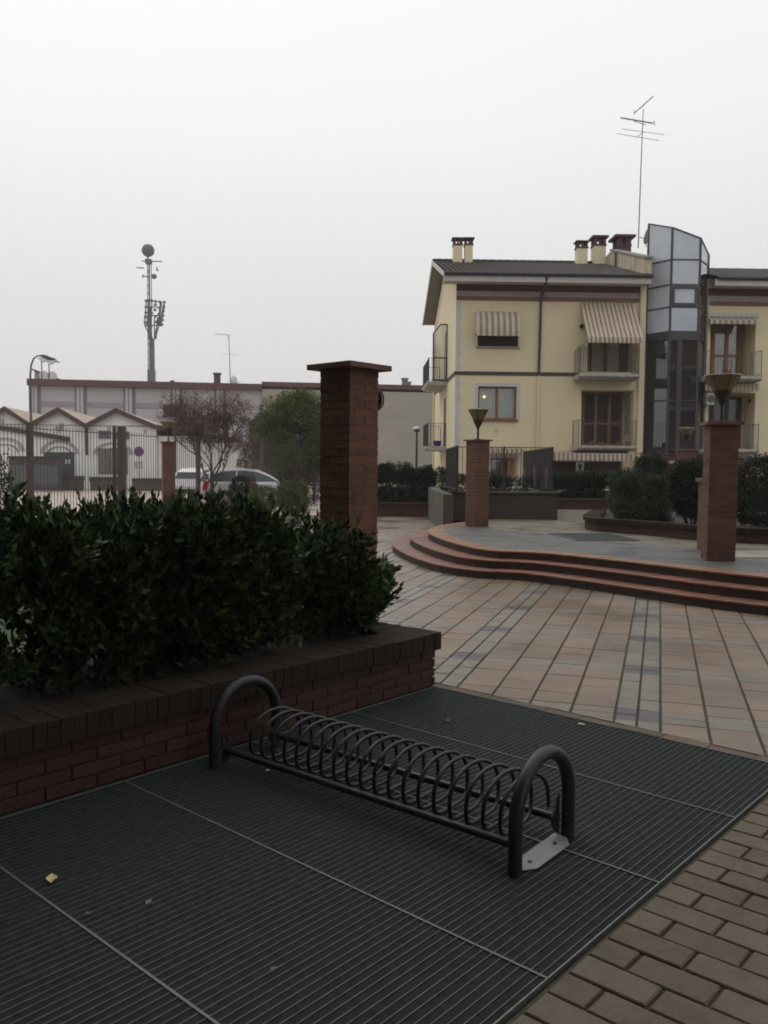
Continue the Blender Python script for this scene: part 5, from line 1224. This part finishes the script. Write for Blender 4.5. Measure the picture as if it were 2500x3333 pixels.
for i in range(3):
    mb = MB(); a, r_, b = valley[i], ridges[i][0], valley[i + 1]; th = .12
    for (xa, za, xb, zb) in ((a, zv, r_, zr_s), (r_, zr_s, b, zv)):
        mb.extr([(xa, -.3, za + .02), (xb, -.3, zb + .02), (xb, -.3, zb + .02 + th), (xa, -.3, za + .02 + th)], (0, DS + .3, 0))
    rf = mb.build('roof', M['shed_roof'], sh_)
    mb = MB()
    for (xa, za, xb, zb) in ((a, zv, r_, zr_s), (r_, zr_s, b, zv)): mb.extr([(xa, -.36, za - .14), (xb, -.36, zb - .14), (xb, -.36, zb + .16), (xa, -.36, za + .16)], (0, .058, 0))
    mb.build('rake_board', M['shed_rake'], rf)
mb = MB(); mb.box(valley[3], valley[3] + 4.6, 0.4, DS, base, zv - .5); mb.build('annex_wall', M['shed_white'], sh_)
mb = MB(); mb.extr([(valley[3] - .05, -.1, zv + .05), (valley[3] + 5.0, -.1, zv - .78), (valley[3] + 5.0, -.1, zv - .66), (valley[3] - .05, -.1, zv + .17)], (0, DS, 0)); rf = mb.build('roof', M['shed_roof'], sh_)
mb = MB(); mb.extr([(valley[3] - .05, -.16, zv - .1), (valley[3] + 5.0, -.16, zv - .9), (valley[3] + 5.0, -.16, zv - .64), (valley[3] - .05, -.16, zv + .17)], (0, .058, 0)); mb.build('rake_board', M['shed_rake'], rf)
# arches in relief, doors, pipe, signs
def arch_relief(cx, cz, ro, ri, rise, z_bot, m='shed_grey', name='arch'):
    mb = MB(); n = 18; po, pi_ = [], []
    for i in range(n + 1):
        a = math.pi * i / n; po.append((cx - ro * math.cos(a), cz + ro * rise * math.sin(a))); pi_.append((cx - ri * math.cos(a), cz + ri * rise * math.sin(a)))
    for i in range(n): mb.extr([(po[i][0], -.05, po[i][1]), (po[i + 1][0], -.05, po[i + 1][1]), (pi_[i + 1][0], -.05, pi_[i + 1][1]), (pi_[i][0], -.05, pi_[i][1])][::-1], (0, .049, 0))
    mb.build(name, M[m], sh_)
sc_px = 3.687
for (xl, xr, yt, ybm) in ((485, 945, 668, 830), (1120, 1600, 695, 840), (-170, 300, 640, 800)):
    c0 = S5((xl + xr) / 2, ybm); w = S5(xr, ybm)[0] - S5(xl, ybm)[0]; top = S5((xl + xr) / 2, yt)[1]
    arch_relief(c0[0], c0[1], w / 2, w / 2 - .22, (top - c0[1]) / (w / 2), 0)
    arch_relief(c0[0], c0[1] - .06, w / 2 - .36, w / 2 - .44, (top - c0[1]) / (w / 2) * .86, 0, 'door_grey', 'arch_line')
a = S5(535, 815); b = S5(897, 1110); mb = MB(); mb.box(a[0], b[0], -.06, -.01, 0, a[1]); dr = mb.build('door', M['door_blue'], sh_)
mb = MB(); mb.box((a[0] + b[0]) / 2 + .1, (a[0] + b[0]) / 2 + .14, -.065, -.06, 0, a[1]); mb.build('door_gap', M['black'], dr)
for (x0, x1) in ((790, 812), (828, 850)):
    p, q = S5(x0, 905), S5(x1, 955); mb = MB(); mb.box(p[0], q[0], -.072, -.066, q[1], p[1]); mb.build('notice', M['paper'], dr)
a = S5(1185, 770); b = S5(1345, 1080); mb = MB(); mb.box(a[0], b[0] + .9, -.04, -.005, b[1], a[1]); gd = mb.build('grille_door', M['door_grey'], sh_)
mb = MB()
for k in range(9): xx = a[0] + (b[0] + .9 - a[0]) * k / 8; mb.box(xx - .02, xx + .02, -.06, -.041, b[1], a[1])
mb.build('bars', M['iron_brown'], gd)
for (x0, x1, y0, y1) in ((1185, 1335, 562, 652), (1375, 1550, 570, 660)):
    p, q = S5(x0, y0), S5(x1, y1); mb = MB(); mb.box(p[0], q[0], -.09, -.01, q[1], p[1]); mb.build('sign_board', M['sign_grey'], sh_)
p, q = S5(678, 505), S5(742, 550); mb = MB(); mb.box(p[0], q[0], -.25, -.01, q[1], p[1]); mb.build('vent_box', M['beige_wall'], sh_)
p = S5(1035, 850); mb = MB(); mb.tube([(valley[2], -.1, zv), (valley[2] + .02, -.1, p[1])], .07, 8); mb.build('downpipe', M['shed_rake'], sh_)
mb = MB(); zz = S5(700, 492)[1]; mb.box(valley[0], valley[3], -.04, -.002, zz - .04, zz + .03); mb.build('cornice_line', M['shed_grey'], sh_)
# low walls before the sheds
def lww(x, y): c, s = math.cos(R(7)), math.sin(R(7)); return (sx + c * x - s * y, sy + s * x + c * y)
yy = -1.6
segs = [(725, 985, 1105, 1325), (1080, 1405, 1115, 1330), (1590, 1960, 1130, 1340), (1990, 2350, 1135, 1345)]
nm = ['left of the grey door', 'in front of the grille door', 'below the round no parking sign', 'beside the bare tree']
for i, (x0, x1, y0, y1) in enumerate(segs):
    p, q = S5(x0, y0, yy), S5(x1, y1, yy); w = lww(p[0], yy); t = thing('street_planter', 'low grey concrete street planter with a dark top, ' + nm[i], 'planter', (w[0], w[1], 0), R(7), 'concrete planters along the sheds')
    L_ = q[0] - p[0]; mb = MB(); mb.box(0, L_, 0, .5, 0, p[1] * .68); mb.build('body', M['concrete'], t); mb = MB(); mb.box(-.04, L_ + .04, -.04, .54, p[1] * .68 + .002, p[1]); mb.build('rim', M['concrete_dark'], t)
    mb = MB()
    for k in range(5): mb.box(L_ * (k + .45) / 5, L_ * (k + .55) / 5, -.012, -.002, 0.02, p[1] * .66)
    mb.build('rib', M['concrete_dark'], t)['kind'] = 'stuff'
p, q = S5(105, 880, -3), S5(712, 1325, -3); w = lww(p[0], -3); t = thing('notice_cabinet', 'large dark grey panelled cabinet standing before the left shed', 'cabinet', (w[0], w[1], 0), R(7)); L_ = q[0] - p[0]; H_ = p[1]
mb = MB(); mb.box(0, L_, 0, .8, 0.05, H_); mb.build('body', M['ply'], t)
mb = MB(); mb.box(-.05, L_ + .05, -.06, .86, H_ + .002, H_ + .08); mb.box(.1, L_ * .38, -.02, -.003, H_ - .38, H_ - .1); mb.box(L_ * .5, L_ * .93, -.02, -.003, H_ - .38, H_ - .1); mb.build('lid', M['shed_rake'], t)
mb = MB(); mb.box(0.02, L_ * .38, -.03, -.004, .35, H_ - .42); mb.box(L_ * .5, L_ - .04, -.03, -.004, .35, H_ - .42); mb.build('panel', M['sign_grey'], t)
# no parking sign
q = BF.P(0, 0); ps = AT(452, 1470, 47); t = thing('road_sign', 'round blue and red no parking sign on a thin pole by the sheds', 'sign', (ps[0], 47, 0), 0)
mb = MB(); mb.tube([(0, .05, 0), (0, .05, ps[2] + .3)], .03, 8); mb.build('pole', M['far_steel'], t)
def disc3(r, y, m, nm, par, zc, th=.01, n=24):
    mb = MB(); mb.tube([(0, y, zc), (0, y + th, zc)], r, n); return mb.build(nm, M[m], par)
disc3(.28, -.01, 'sign_red', 'rim', t, ps[2]); disc3(.215, -.022, 'sign_blue', 'face', t, ps[2])
mb = MB(); mb.bar((-.15, -.03, ps[2] + .15), (.15, -.03, ps[2] - .15), .01, .05); mb.build('slash', M['sign_red'], t)
mb = MB(); mb.box(-.24, .20, -.01, .0, ps[2] - .95, ps[2] - .55); mb.build('plate', M['shed_grey'], t)

w_ = lww(valley[0] - valley[3], 0); copy_tree(sh_, (w_[0], w_[1], 0), R(7), 'second row of white gabled sheds farther left, outside the photo')
# street lamp at far left
sl_ = AT(98, 1158, 45); t = thing('street_lamp', 'tall thin street lamp with curved arm at the far left', 'lamp', (sl_[0], 45, 0), 0); hz = sl_[2]
mb = MB(); mb.tube([(.02, 0, 0), (0, 0, 3), (0, 0, hz - 1.0), (.05, 0, hz - .5), (.18, 0, hz - .15), (.4, 0, hz), (.62, 0, hz + .0)], [.09, .075, .055, .05, .045, .04, .035], 8); mb.build('pole', M['far_steel'], t, smooth=True)
mb = MB(); mb.extr([(.55, -.12, hz + .04), (.75, -.12, hz + .06), (1.28, -.12, hz - .12), (1.3, -.12, hz - .22), (.95, -.12, hz - .22), (.6, -.12, hz - .06)], (0, .24, 0)); mb.build('lamp_head', M['far_steel'], t, bevel=.02)
# dark board above the pillar lamp
bp = AT(560, 1338, 38); t = thing('display_board', 'dark square board on a post rising behind the gate pillar lamp', 'board', (bp[0], 38, 0), R(-12))
h0 = bp[2]; mb = MB(); mb.extr([(-.44, 0, h0 + .30), (-.40, 0, h0 - .27), (.38, 0, h0 - .27), (.36, 0, h0 + .26)], (0, .08, 0)); mb.build('panel', M['black'], t)
mb = MB(); mb.tube([(0.1, .1, 0), (0.1, .1, h0)], .05, 8); mb.box(.05, .9, .1, .5, h0 - .62, h0 - .3); mb.build('post', M['shed_rake'], t)
# white-topped lamp post in the gap
lp_ = AT(1357, 1392, 40); t = thing('street_lamp', 'slim lamp post with pale round head against the beige wall', 'lamp', (lp_[0], 40, 0), 0)
mb = MB(); mb.tube([(0, 0, 0), (0, 0, lp_[2] - .15)], [.07, .045], 8); mb.lathe([(.12, -.2), (.14, -.12), (.05, -.1)], 12, (0, 0, lp_[2])); mb.build('pole', M['iron'], t)
mb = MB(); mb.lathe([(.05, -.12), (.2, -.07), (.2, -.02), (.1, .04), (.02, .06)], 16, (0, 0, lp_[2])); mb.build('lamp_head', M['glob'], t, smooth=True)
t = thing('wall_segment', 'low sloping dark wall at the foot of the beige facade', 'wall', (3.2, 60, 0), 0)
a, b = AT(1372, 1505, 55), AT(1445, 1492, 55); mb = MB(); mb.extr([(a[0] - 3.2, 0, 0), (b[0] - 3.2 + 1, 0, 0), (b[0] - 3.2 + 1, 0, b[2] + .1), (a[0] - 3.2, 0, a[2] - .3)], (0, .4, 0)); mb.build('wall', M['concrete_dark'], t)

# ------------------------------------------------------------------ stadium floodlight mast with a ball
t = thing('floodlight_mast', 'tall floodlight mast with lamp cage and lattice pole carrying a dark ball', 'mast', (0, 0, 0)); YM = 150
def z6(x, y): return (300 + x / 3.318, 700 + y / 3.318)
m0 = AT(*z6(655, 1800), YM); t.location = (m0[0], YM, 0)
def mp(x, y, dy=0.0): a = AT(*z6(x, y), YM); return (a[0] - m0[0], dy, a[2])
b = mp(655, 1800); p = mp(652, 1345)
mb = MB(); mb.tube([(b[0], 0, 0), b, p], [.42, .38, .34], 14); mb.build('pole', M['far_steel'], t, smooth=True)
mb = MB(); xl, xr = mp(604, 500)[0], mp(628, 500)[0]; zt_ = mp(604, 500)[2]; zb_ = mp(604, 1800)[2] - 8
xb = mp(612, 1790)[0]; xc = mp(636, 1790)[0]
for (a, c_x, dy) in ((xl, xb, -.4), (xr, xc, -.4), (xl, xb, .6), (xr, xc, .6)): mb.bar((a, dy, zt_), (c_x, dy, zb_), .11)
nst = 46
for k in range(nst):
    f0, f1 = k / nst, (k + 1) / nst; z0_ = zt_ + (zb_ - zt_) * f0; z1__ = zt_ + (zb_ - zt_) * f1
    la, lb_ = xl + (xb - xl) * f0, xl + (xb - xl) * f1; ra_, rb_ = xr + (xc - xr) * f0, xr + (xc - xr) * f1
    if k % 2: mb.bar((la, -.4, z0_), (rb_, -.4, z1__), .09)
    else: mb.bar((ra_, -.4, z0_), (lb_, -.4, z1__), .09)
    mb.bar((la, -.4, z0_), (ra_, -.4, z0_), .07)
mb.build('lattice', M['far_steel'], t)
mb = MB(); c_b = mp(604, 383); rb = (mp(672, 383)[0] - mp(536, 383)[0]) / 2; n = 24; prof = [(rb * math.sin(math.pi * i / 16) + .001, -rb * math.cos(math.pi * i / 16)) for i in range(17)]; mb.lathe(prof, n, c_b); mb.build('ball', M['ball'], t, smooth=True)
mb = MB(); mb.tube([mp(600, 500), mp(600, 450)], .14, 6); mb.build('ball_post', M['far_steel'], t)
mb = MB()
for (x0, y0, x1, y1) in ((535, 497, 755, 502), (480, 568, 560, 572), (545, 660, 620, 665), (640, 660, 690, 655), (690, 595, 720, 600), (700, 600, 700, 560), (548, 640, 548, 680)): mb.bar(mp(x0, y0), mp(x1, y1), .16)
q = mp(668, 660); mb.lathe([(.1, -.5), (.45, -.3), (.5, .2), (.1, .4)], 10, q); q = mp(610, 510); mb.box(q[0] - .5, q[0] + .5, -.5, .5, q[2] - .3, q[2] + .5); mb.build('small_aerials', M['far_steel'], t)
# cage
mb = MB()
cage = [((585, 915), (568, 1190)), ((612, 905), (612, 1345)), ((750, 940), (722, 1190)), ((738, 940), (710, 1190)), ((672, 1085), (672, 1320)), ((568, 1190), (640, 1345)), ((722, 1190), (680, 1345)), ((600, 1190), (640, 1345)), ((585, 915), (750, 945)), ((610, 990), (740, 995)), ((575, 1085), (730, 1085)), ((568, 1190), (722, 1190)), ((700, 1190), (670, 1345)), ((635, 995), (635, 1190))]
for a, b in cage: mb.bar(mp(*a), mp(*b), .17, .17)
for a, b in cage[:6]: mb.bar(mp(a[0], a[1], 2.0), mp(b[0], b[1], 1.2), .18)
mb.build('cage', M['far_steel'], t)
lamps = [(590, 935), (590, 1000), (588, 1060), (582, 1110), (580, 1165), (650, 930), (695, 940), (740, 945), (785, 950), (780, 1005), (775, 1045), (770, 1095), (765, 1140), (758, 1190), (630, 1020), (685, 1030), (628, 1120), (690, 1100), (630, 1170), (640, 1210), (700, 1160), (690, 975), (650, 1065), (735, 1010), (728, 1080), (722, 1140)]
for (a, b) in lamps:
    q = mp(a, b, -.6); mb = MB(); mb.tube([(q[0], -.6, q[2]), (q[0] + .1, -.1, q[2] + .1)], [.27, .16], 10); mb.build('floodlight', M['far_steel'], t)
q = mp(640, 1730); mb = MB(); mb.box(q[0] - .55, q[0] + .6, -.6, .6, q[2] - 1.4, q[2] + 1.0); mb.build('equipment_box', M['far_steel'], t)

# ================================================================== iron railings and gate on the left
fo = Vector((-8.5, 19.5)); fd = Vector((0.300, 0.954)).normalized(); fa = math.atan2(fd.y, fd.x)
def fpos(px):   # distance along the fence seen at column px
    d = ray(px, 1500); k = d[0] / d[1]; return (k * fo.y - fo.x) / (fd.x - k * fd.y)
fn = thing('iron_fence', 'tall dark iron fence of thin vertical bars behind the hedge', 'fence', (fo.x, fo.y, 0), fa)
FH = 2.42
def bars(name, s0, s1, pairs=True):
    mb = MB(); s = s0; i = 0
    while s < s1:
        tall = pairs and (i % 8 in (0, 1)); mb.box(s - .0055, s + .0055, -.0055, .0055, .05, FH + (.11 if tall else 0)); 
        if pairs and i % 8 == 0:
            for k in (-1, 1): mb.bar((s + .012, 0, FH + .1 if k > 0 else FH - .02), (s + .108, 0, FH - .02 if k > 0 else FH + .1), .008)
        s += .12; i += 1
    mb.box(s0, s1, -.012, .012, .12, .15); mb.box(s0, s1, -.012, .012, FH - .09, FH - .07); return mb.build(name, M['iron_brown'], fn)
P0, P1, P2_, P3, P4 = fpos(98), fpos(373), fpos(395), fpos(645), fpos(1022)
sp0 = fpos(515); sp1 = fpos(577)
bars('bar_panel', -12.0, P0 - .12); bars('bar_panel', P0 + .12, P1 - .05); bars('bar_panel', P2_ + .14, sp0); bars('bar_panel', sp1, P3 - .08); bars('bar_panel', P3 + .08, P3 + (P4 - P3) * .47); bars('bar_panel', P3 + (P4 - P3) * .47 + .1, P4); bars('bar_panel', P4 + .1, P4 + 6)
for s, w, h in ((P0, .12, FH + .06), (P1, .075, FH + .14), (P2_ + .02, .17, FH + .14), (P3, .11, FH), (P3 + (P4 - P3) * .47 + .05, .12, FH), (P4 + .05, .12, FH)):
    mb = MB(); mb.box(s - w / 2, s + w / 2, -w / 2, w / 2, 0, h); mb.build('post', M['iron_brown'], fn)

# ------------------------------------------------------------------ trees beyond the fence
def bare_tree(name, label, x, y, h, rx, ry, hb, seed, nleaf=2500):
    t = thing(name, label, 'tree', (x, y, 0)); q = random.Random(seed); mb = MB(); tips = []
    mb.tube([(0, 0, 0), (.02, 0, hb * .5), (0, .02, hb)], [.09, .07, .06], 8); mb.build('trunk', M['bark'], t)
    mb = MB()
    def grow(p, d, l, r, dep):
        n = 4; pts = [p]; rs = [r]
        for i in range(n):
            d = (d + Vector((q.gauss(0, .13), q.gauss(0, .13), q.gauss(.04, .1)))).normalized(); p = p + d * l / n; pts.append(p); rs.append(r * (1 - .5 * (i + 1) / n))
        mb.tube([tuple(k) for k in pts], rs, 4 if dep > 1 else 6); tips.append((pts[-1], d)); 
        if dep < 6:
            for k in range(3 if dep else 7):
                a = q.uniform(0, 6.28); s = Vector((math.cos(a), math.sin(a) * ry / rx, 0)); nd = (d * .75 + s * q.uniform(.45, .95) + Vector((0, 0, .12))).normalized()
                b = pts[q.randint(2, n)]; grow(b, nd, l * q.uniform(.62, .82), r * .6, dep + 1)
    for k in range(6):
        a = k * 1.05 + q.uniform(-.3, .3); grow(Vector((0, 0, hb * q.uniform(.6, 1.0))), Vector((math.cos(a) * .7, math.sin(a) * .7, q.uniform(.7, 1.7))).normalized(), h * .29, .035, 1)
    mb.build('branches', M['twig'], t)['kind'] = 'stuff'
    g = np.random.default_rng(seed); idx = g.integers(0, len(tips), nleaf); P = np.array([tuple(tips[i][0]) for i in idx]) + g.normal(0, .06, (nleaf, 3)); D = g.normal(0, 1, (nleaf, 3)) + [0, 0, -.3]
    leaves('leaves', P, D, .05, .016, M['leaf_rust'], t); return t
a = AT(690, 1600, 28); bare_tree('bare_tree', 'small round nearly bare tree with reddish twigs beside the white car', a[0], 28, 4.0, 1.3, 1.2, 1.15, 5, 15000)
a = AT(940, 1550, 37)
t = thing('evergreen_tree', 'dense round green tree partly hidden by the tall brick pillar', 'tree', (a[0] + .25, 37, 0)); g = np.random.default_rng(9); Ps, Ds = [], []
for k in range(64):
    d = g.normal(0, 1, 3); d /= np.linalg.norm(d); c = np.array([d[0] * 1.55, d[1] * 1.4, 2.75 + d[2] * 1.55]); r_ = g.uniform(.5, .8)
    P, D = ell_points(420, c[0], c[1], c[2], r_, r_, r_ * .8, g, shell=.6); P = np.repeat(P, 3, 0) + g.normal(0, .05, (len(P) * 3, 3)); Ps.append(P); Ds.append(np.repeat(D, 3, 0) + [0, 0, .2])
leaves('crown', np.concatenate(Ps), np.concatenate(Ds), .085, .024, M['leaf_green'], t)
mb = MB(); mb.tube([(0, 0, 0), (.05, 0, 1.2), (0, .1, 2.8)], [.16, .12, .06], 8)
for k in range(8): aa = k * .8; mb.tube([(.03, 0, 1.2 + k * .1), (math.cos(aa) * .6, math.sin(aa) * .6, 2.2 + k * .08), (math.cos(aa) * 1.1, math.sin(aa) * 1.1, 2.9 + .1 * k)], [.05, .035, .015], 6)
mb.build('trunk', M['bark'], t)
a = AT(822, 1500, 34); shrub('shrub', 'rust coloured shrub between the bare tree and the green tree', a[0], 34, 0, .62, .5, 1.25, .2, 9000, M['leaf_rust'], .06, .016, 31)
a = AT(955, 1590, 24); shrub('shrub', 'yellow green clipped ball bush in front of the fence', a[0], 24, .1, .40, .40, .45, .05, 9000, M['leaf_yellow'], .04, .013, 32, square=.1)
a = AT(792, 1560, 28.6); shrub('shrub', 'dark brownish shrub in front of the white car door', a[0], 28.6, 0, .48, .4, .56, .05, 9000, M['leaf_dark'], .045, .014, 33, mats2=(M['leaf_rust'], .2))
a = AT(862, 1600, 28.0); shrub('shrub', 'low green shrub hiding the front of the white car', a[0], 28.0, 0, .55, .35, .40, .03, 7000, M['leaf_green'], .045, .014, 37)
a = AT(975, 1570, 29.5); shrub('shrub', 'dark reddish bush right of the white car', a[0], 29.5, 0, .80, .5, .75, .05, 8000, M['leaf_red'], .05, .016, 34)
a = AT(12, 1560, 16); shrub('shrub', 'thin dark shrub standing at the far left edge behind the hedge', a[0] - .05, 16, 0, .22, .2, .75, .1, 1400, M['leaf_dark'], .06, .018, 35, lump=.3)
a = AT(15, 1310, 90); t = bare_tree('bare_tree', 'distant bare tree top above the leftmost shed roof', a[0] - 1, 90, 8.0, 3, 3, 2.5, 8, 600)

# ------------------------------------------------------------------ cars
def car(label, x, y, rot):
    t = thing('parked_car', label, 'car', (x, y, 0), rot, 'cars parked beyond the fence')
    # body: length along local x (front +), width along y
    low = [(-1.95, .38), (-2.0, .62), (-1.93, .95), (-1.2, .98), (.0, .96), (.85, .93), (1.5, .84), (1.9, .66), (1.95, .40), (1.75, .24), (-1.75, .24)]
    def loft(prof_w, mi=0): 
        mb = MB(); ws = [w for _, _, w in prof_w]; n = len(prof_w); vs = [(px, -w, z) for px, z, w in prof_w] + [(px, w, z) for px, z, w in prof_w]
        mb.add(vs, [tuple(range(n)), tuple(range(n, 2 * n))[::-1]] + [(i, n + i, n + (i + 1) % n, (i + 1) % n) for i in range(n)]); return mb
    mb = MB(); secs = []
    rings = []
    for w, k in ((.0, 1.0), (.62, 1.0), (.76, .985), (.83, .95)):
        pass
    mb = loft([(a, b, .82 - .10 * max(0, (abs(a) - 1.6)) - .05 * (b > .9)) for a, b in low]); body = mb.build('body', M['car_white'], t, bevel=.05)
    gh = [(-1.9, .93, .74), (-1.72, 1.30, .62), (-1.35, 1.47, .56), (-.5, 1.52, .56), (.1, 1.46, .57), (.55, 1.24, .63), (.98, .93, .74)]
    mb = loft(gh); mb.build('cabin', M['car_white'], t, bevel=.03)
    def side(px, z, o): 
        w = .74 - (.74 - .56) * min(1, (z - .93) / .56); return (px, (w + o), z)
    for s in (1, -1):
        for poly in ([(-1.62, 1.0), (-1.55, 1.27), (-1.3, 1.38), (-.75, 1.42), (-.78, 1.0)], [(-.70, 1.0), (-.68, 1.42), (-.4, 1.43), (.05, 1.37), (.45, 1.2), (.78, 1.0)]):
            pts = []
            for a, z in poly: q = side(a, z, .012); pts.append((q[0], q[1] * s, q[2]))
            mb = MB(); mb.extr(pts, (0, -.02 * s, 0)); mb.build('side_window', M['car_glass'], t)
    mb = MB(); mb.extr([(-1.885, -.58, 1.0), (-1.885, .58, 1.0), (-1.745, .5, 1.29), (-1.745, -.5, 1.29)], (-.02, 0, .0)); mb.build('rear_window', M['car_glass'], t)
    mb = MB(); mb.extr([(.60, -.56, 1.22), (.60, .56, 1.22), (.95, .66, .97), (.95, -.66, .97)], (.02, 0, .02)); mb.build('windscreen', M['car_glass'], t)
    for s in (1, -1):
        mb = MB(); mb.extr([(-2.0, s * .80, .66), (-2.0, s * .62, .66), (-1.93, s * .62, 1.02), (-1.93, s * .80, 1.02)], (.16, s * .03, 0)); mb.build('tail_light', M['tail'], t)
        for wx in (-1.25, 1.22):
            mb = MB(); mb.tube([(wx, s * .66, .3), (wx, s * .835, .3)], .30, 20); w = mb.build('wheel', M['tyre'], t, smooth=True)
            mb = MB(); mb.tube([(wx, s * .83, .3), (wx, s * .845, .3)], .19, 16); mb.build('rim', M['alloy'], w)
            mb = MB(); mb.tube([(wx, s * .79, .30), (wx, s * .828, .30)], .36, 20); mb.build('wheel_arch', M['black'], t)
    mb = MB(); mb.box(-2.06, -1.9, -.7, .7, .3, .48); mb.build('bumper', M['black'], t, bevel=.02)
    return t
a = AT(800, 1600, 33.5); c1 = car('small white hatchback with red tail lights, behind the bare tree and shrubs', -4.95, 31.9, R(20)); c1.scale = (1, 1, .93)
a = AT(672, 1600, 39.5); copy_tree(c1, (a[0], 39.5, 0), R(75), 'pale car seen from behind through the branches of the bare tree')

# ================================================================== houses on the camera's side of the square (mirrored in the tower glass, shading the gratings)
M['b_brick'] = mat('b_brick', (0.22, 0.09, 0.065), 0.8, .35, 3)
def back_house(label, x, y, rot, L_, D_, H_, door=False, overhang=0.0):
    t = thing('brick_house', label, 'house', (x, y, 0), rot)
    holes = []; nb = int(L_ / 3.2)
    for fl_ in range(1, 4):
        for k in range(nb): xx = 1.0 + k * 3.2; holes.append((xx, xx + 1.3, fl_ * 3.0 + .9, fl_ * 3.0 + 2.3))
    mb = MB(); mb.wall(0, L_, 0, H_, 0, .3, holes); mb.build('front_wall', M['b_brick'], t)
    mb = MB(); mb.box(0, .3, .3, D_, 0, H_); mb.box(L_ - .3, L_, .3, D_, 0, H_); mb.box(.3, L_ - .3, D_ - .3, D_, 0, H_); mb.box(.3, L_ - .3, .9, 1.0, 0, H_); mb.build('side_wall', M['cream'], t)
    for h in holes:
        mb = MB(); mb.box(h[0] - .08, h[1] + .08, -.05, .03, h[2] - .06, h[2]); w = mb.build('window', M['lilac'], t)
        mb = MB(); mb.box(h[0], h[1], .15, .2, h[2], h[3]); mb.build('pane', M['win_glass'], w)
    mb = MB()
    for k in range(nb):
        if k % 2 == 0: mb.extr([(1.0 + k * 3.2 - .4, 0, 6 + 2.6), (1.0 + k * 3.2 - .4, -1.0, 6 + 2.0), (1.0 + k * 3.2 - .4, -1.0, 5.95 + 2.0), (1.0 + k * 3.2 - .4, 0, 6 + 2.55)], (2.2, 0, 0))
    mb.build('awning', M['stripe_a'], t)
    for fl_ in (1, 2, 3):
        mb = MB(); mb.box(.5, L_ - .5, -1.1, -.001, fl_ * 3.0 - .1, fl_ * 3.0 + .1); mb.build('balcony', M['slab'], t)
    mb = MB(); mb.box(-.6, L_ + .6, -1.3, D_ + .6, H_ + .002, H_ + .35); mb.build('roof', M['rooftile'], t); return t
x, y = wG(-16, -1.0)
back_house('four storey brick house behind the photographer, outside the frame', *wG(14, -1.15), -A_G + math.pi, 34, 9, 12.8)
back_house('brick house facing the tower from across the square, outside the frame', 27, 4.0, math.pi, 14, 8, 12.4)
# unseen slab added over the camera to shade the foreground
t = thing('shade_slab', 'concrete slab added above the camera for shade, outside the frame', 'shade_slab', wG(4, -1.1) + (0,), -A_G)
mb = MB(); mb.box(-14, 4, 0, 1.55, 2.95, 3.15); mb.build('slab', M['slab'], t)

# haze: thin even mist round the whole place
mb = MB(); mb.box(-430, 430, -130, 710, -1.45, 46.0); hz_o = mb.build('haze', [])
hm = bpy.data.materials.new('haze'); hm.use_nodes = True; hn = hm.node_tree; hn.nodes.clear()
ho = hn.nodes.new('ShaderNodeOutputMaterial'); hv = hn.nodes.new('ShaderNodeVolumePrincipled')
hv.inputs['Color'].default_value = (0.93, 0.94, 0.95, 1); hv.inputs['Density'].default_value = 0.00075; hv.inputs['Anisotropy'].default_value = 0.0
hn.links.new(hv.outputs[0], ho.inputs['Volume']); hz_o.data.materials.append(hm); tag(hz_o, kind='stuff')
S.cycles.volume_bounces = 1
S.cycles.filter_width = 1.8
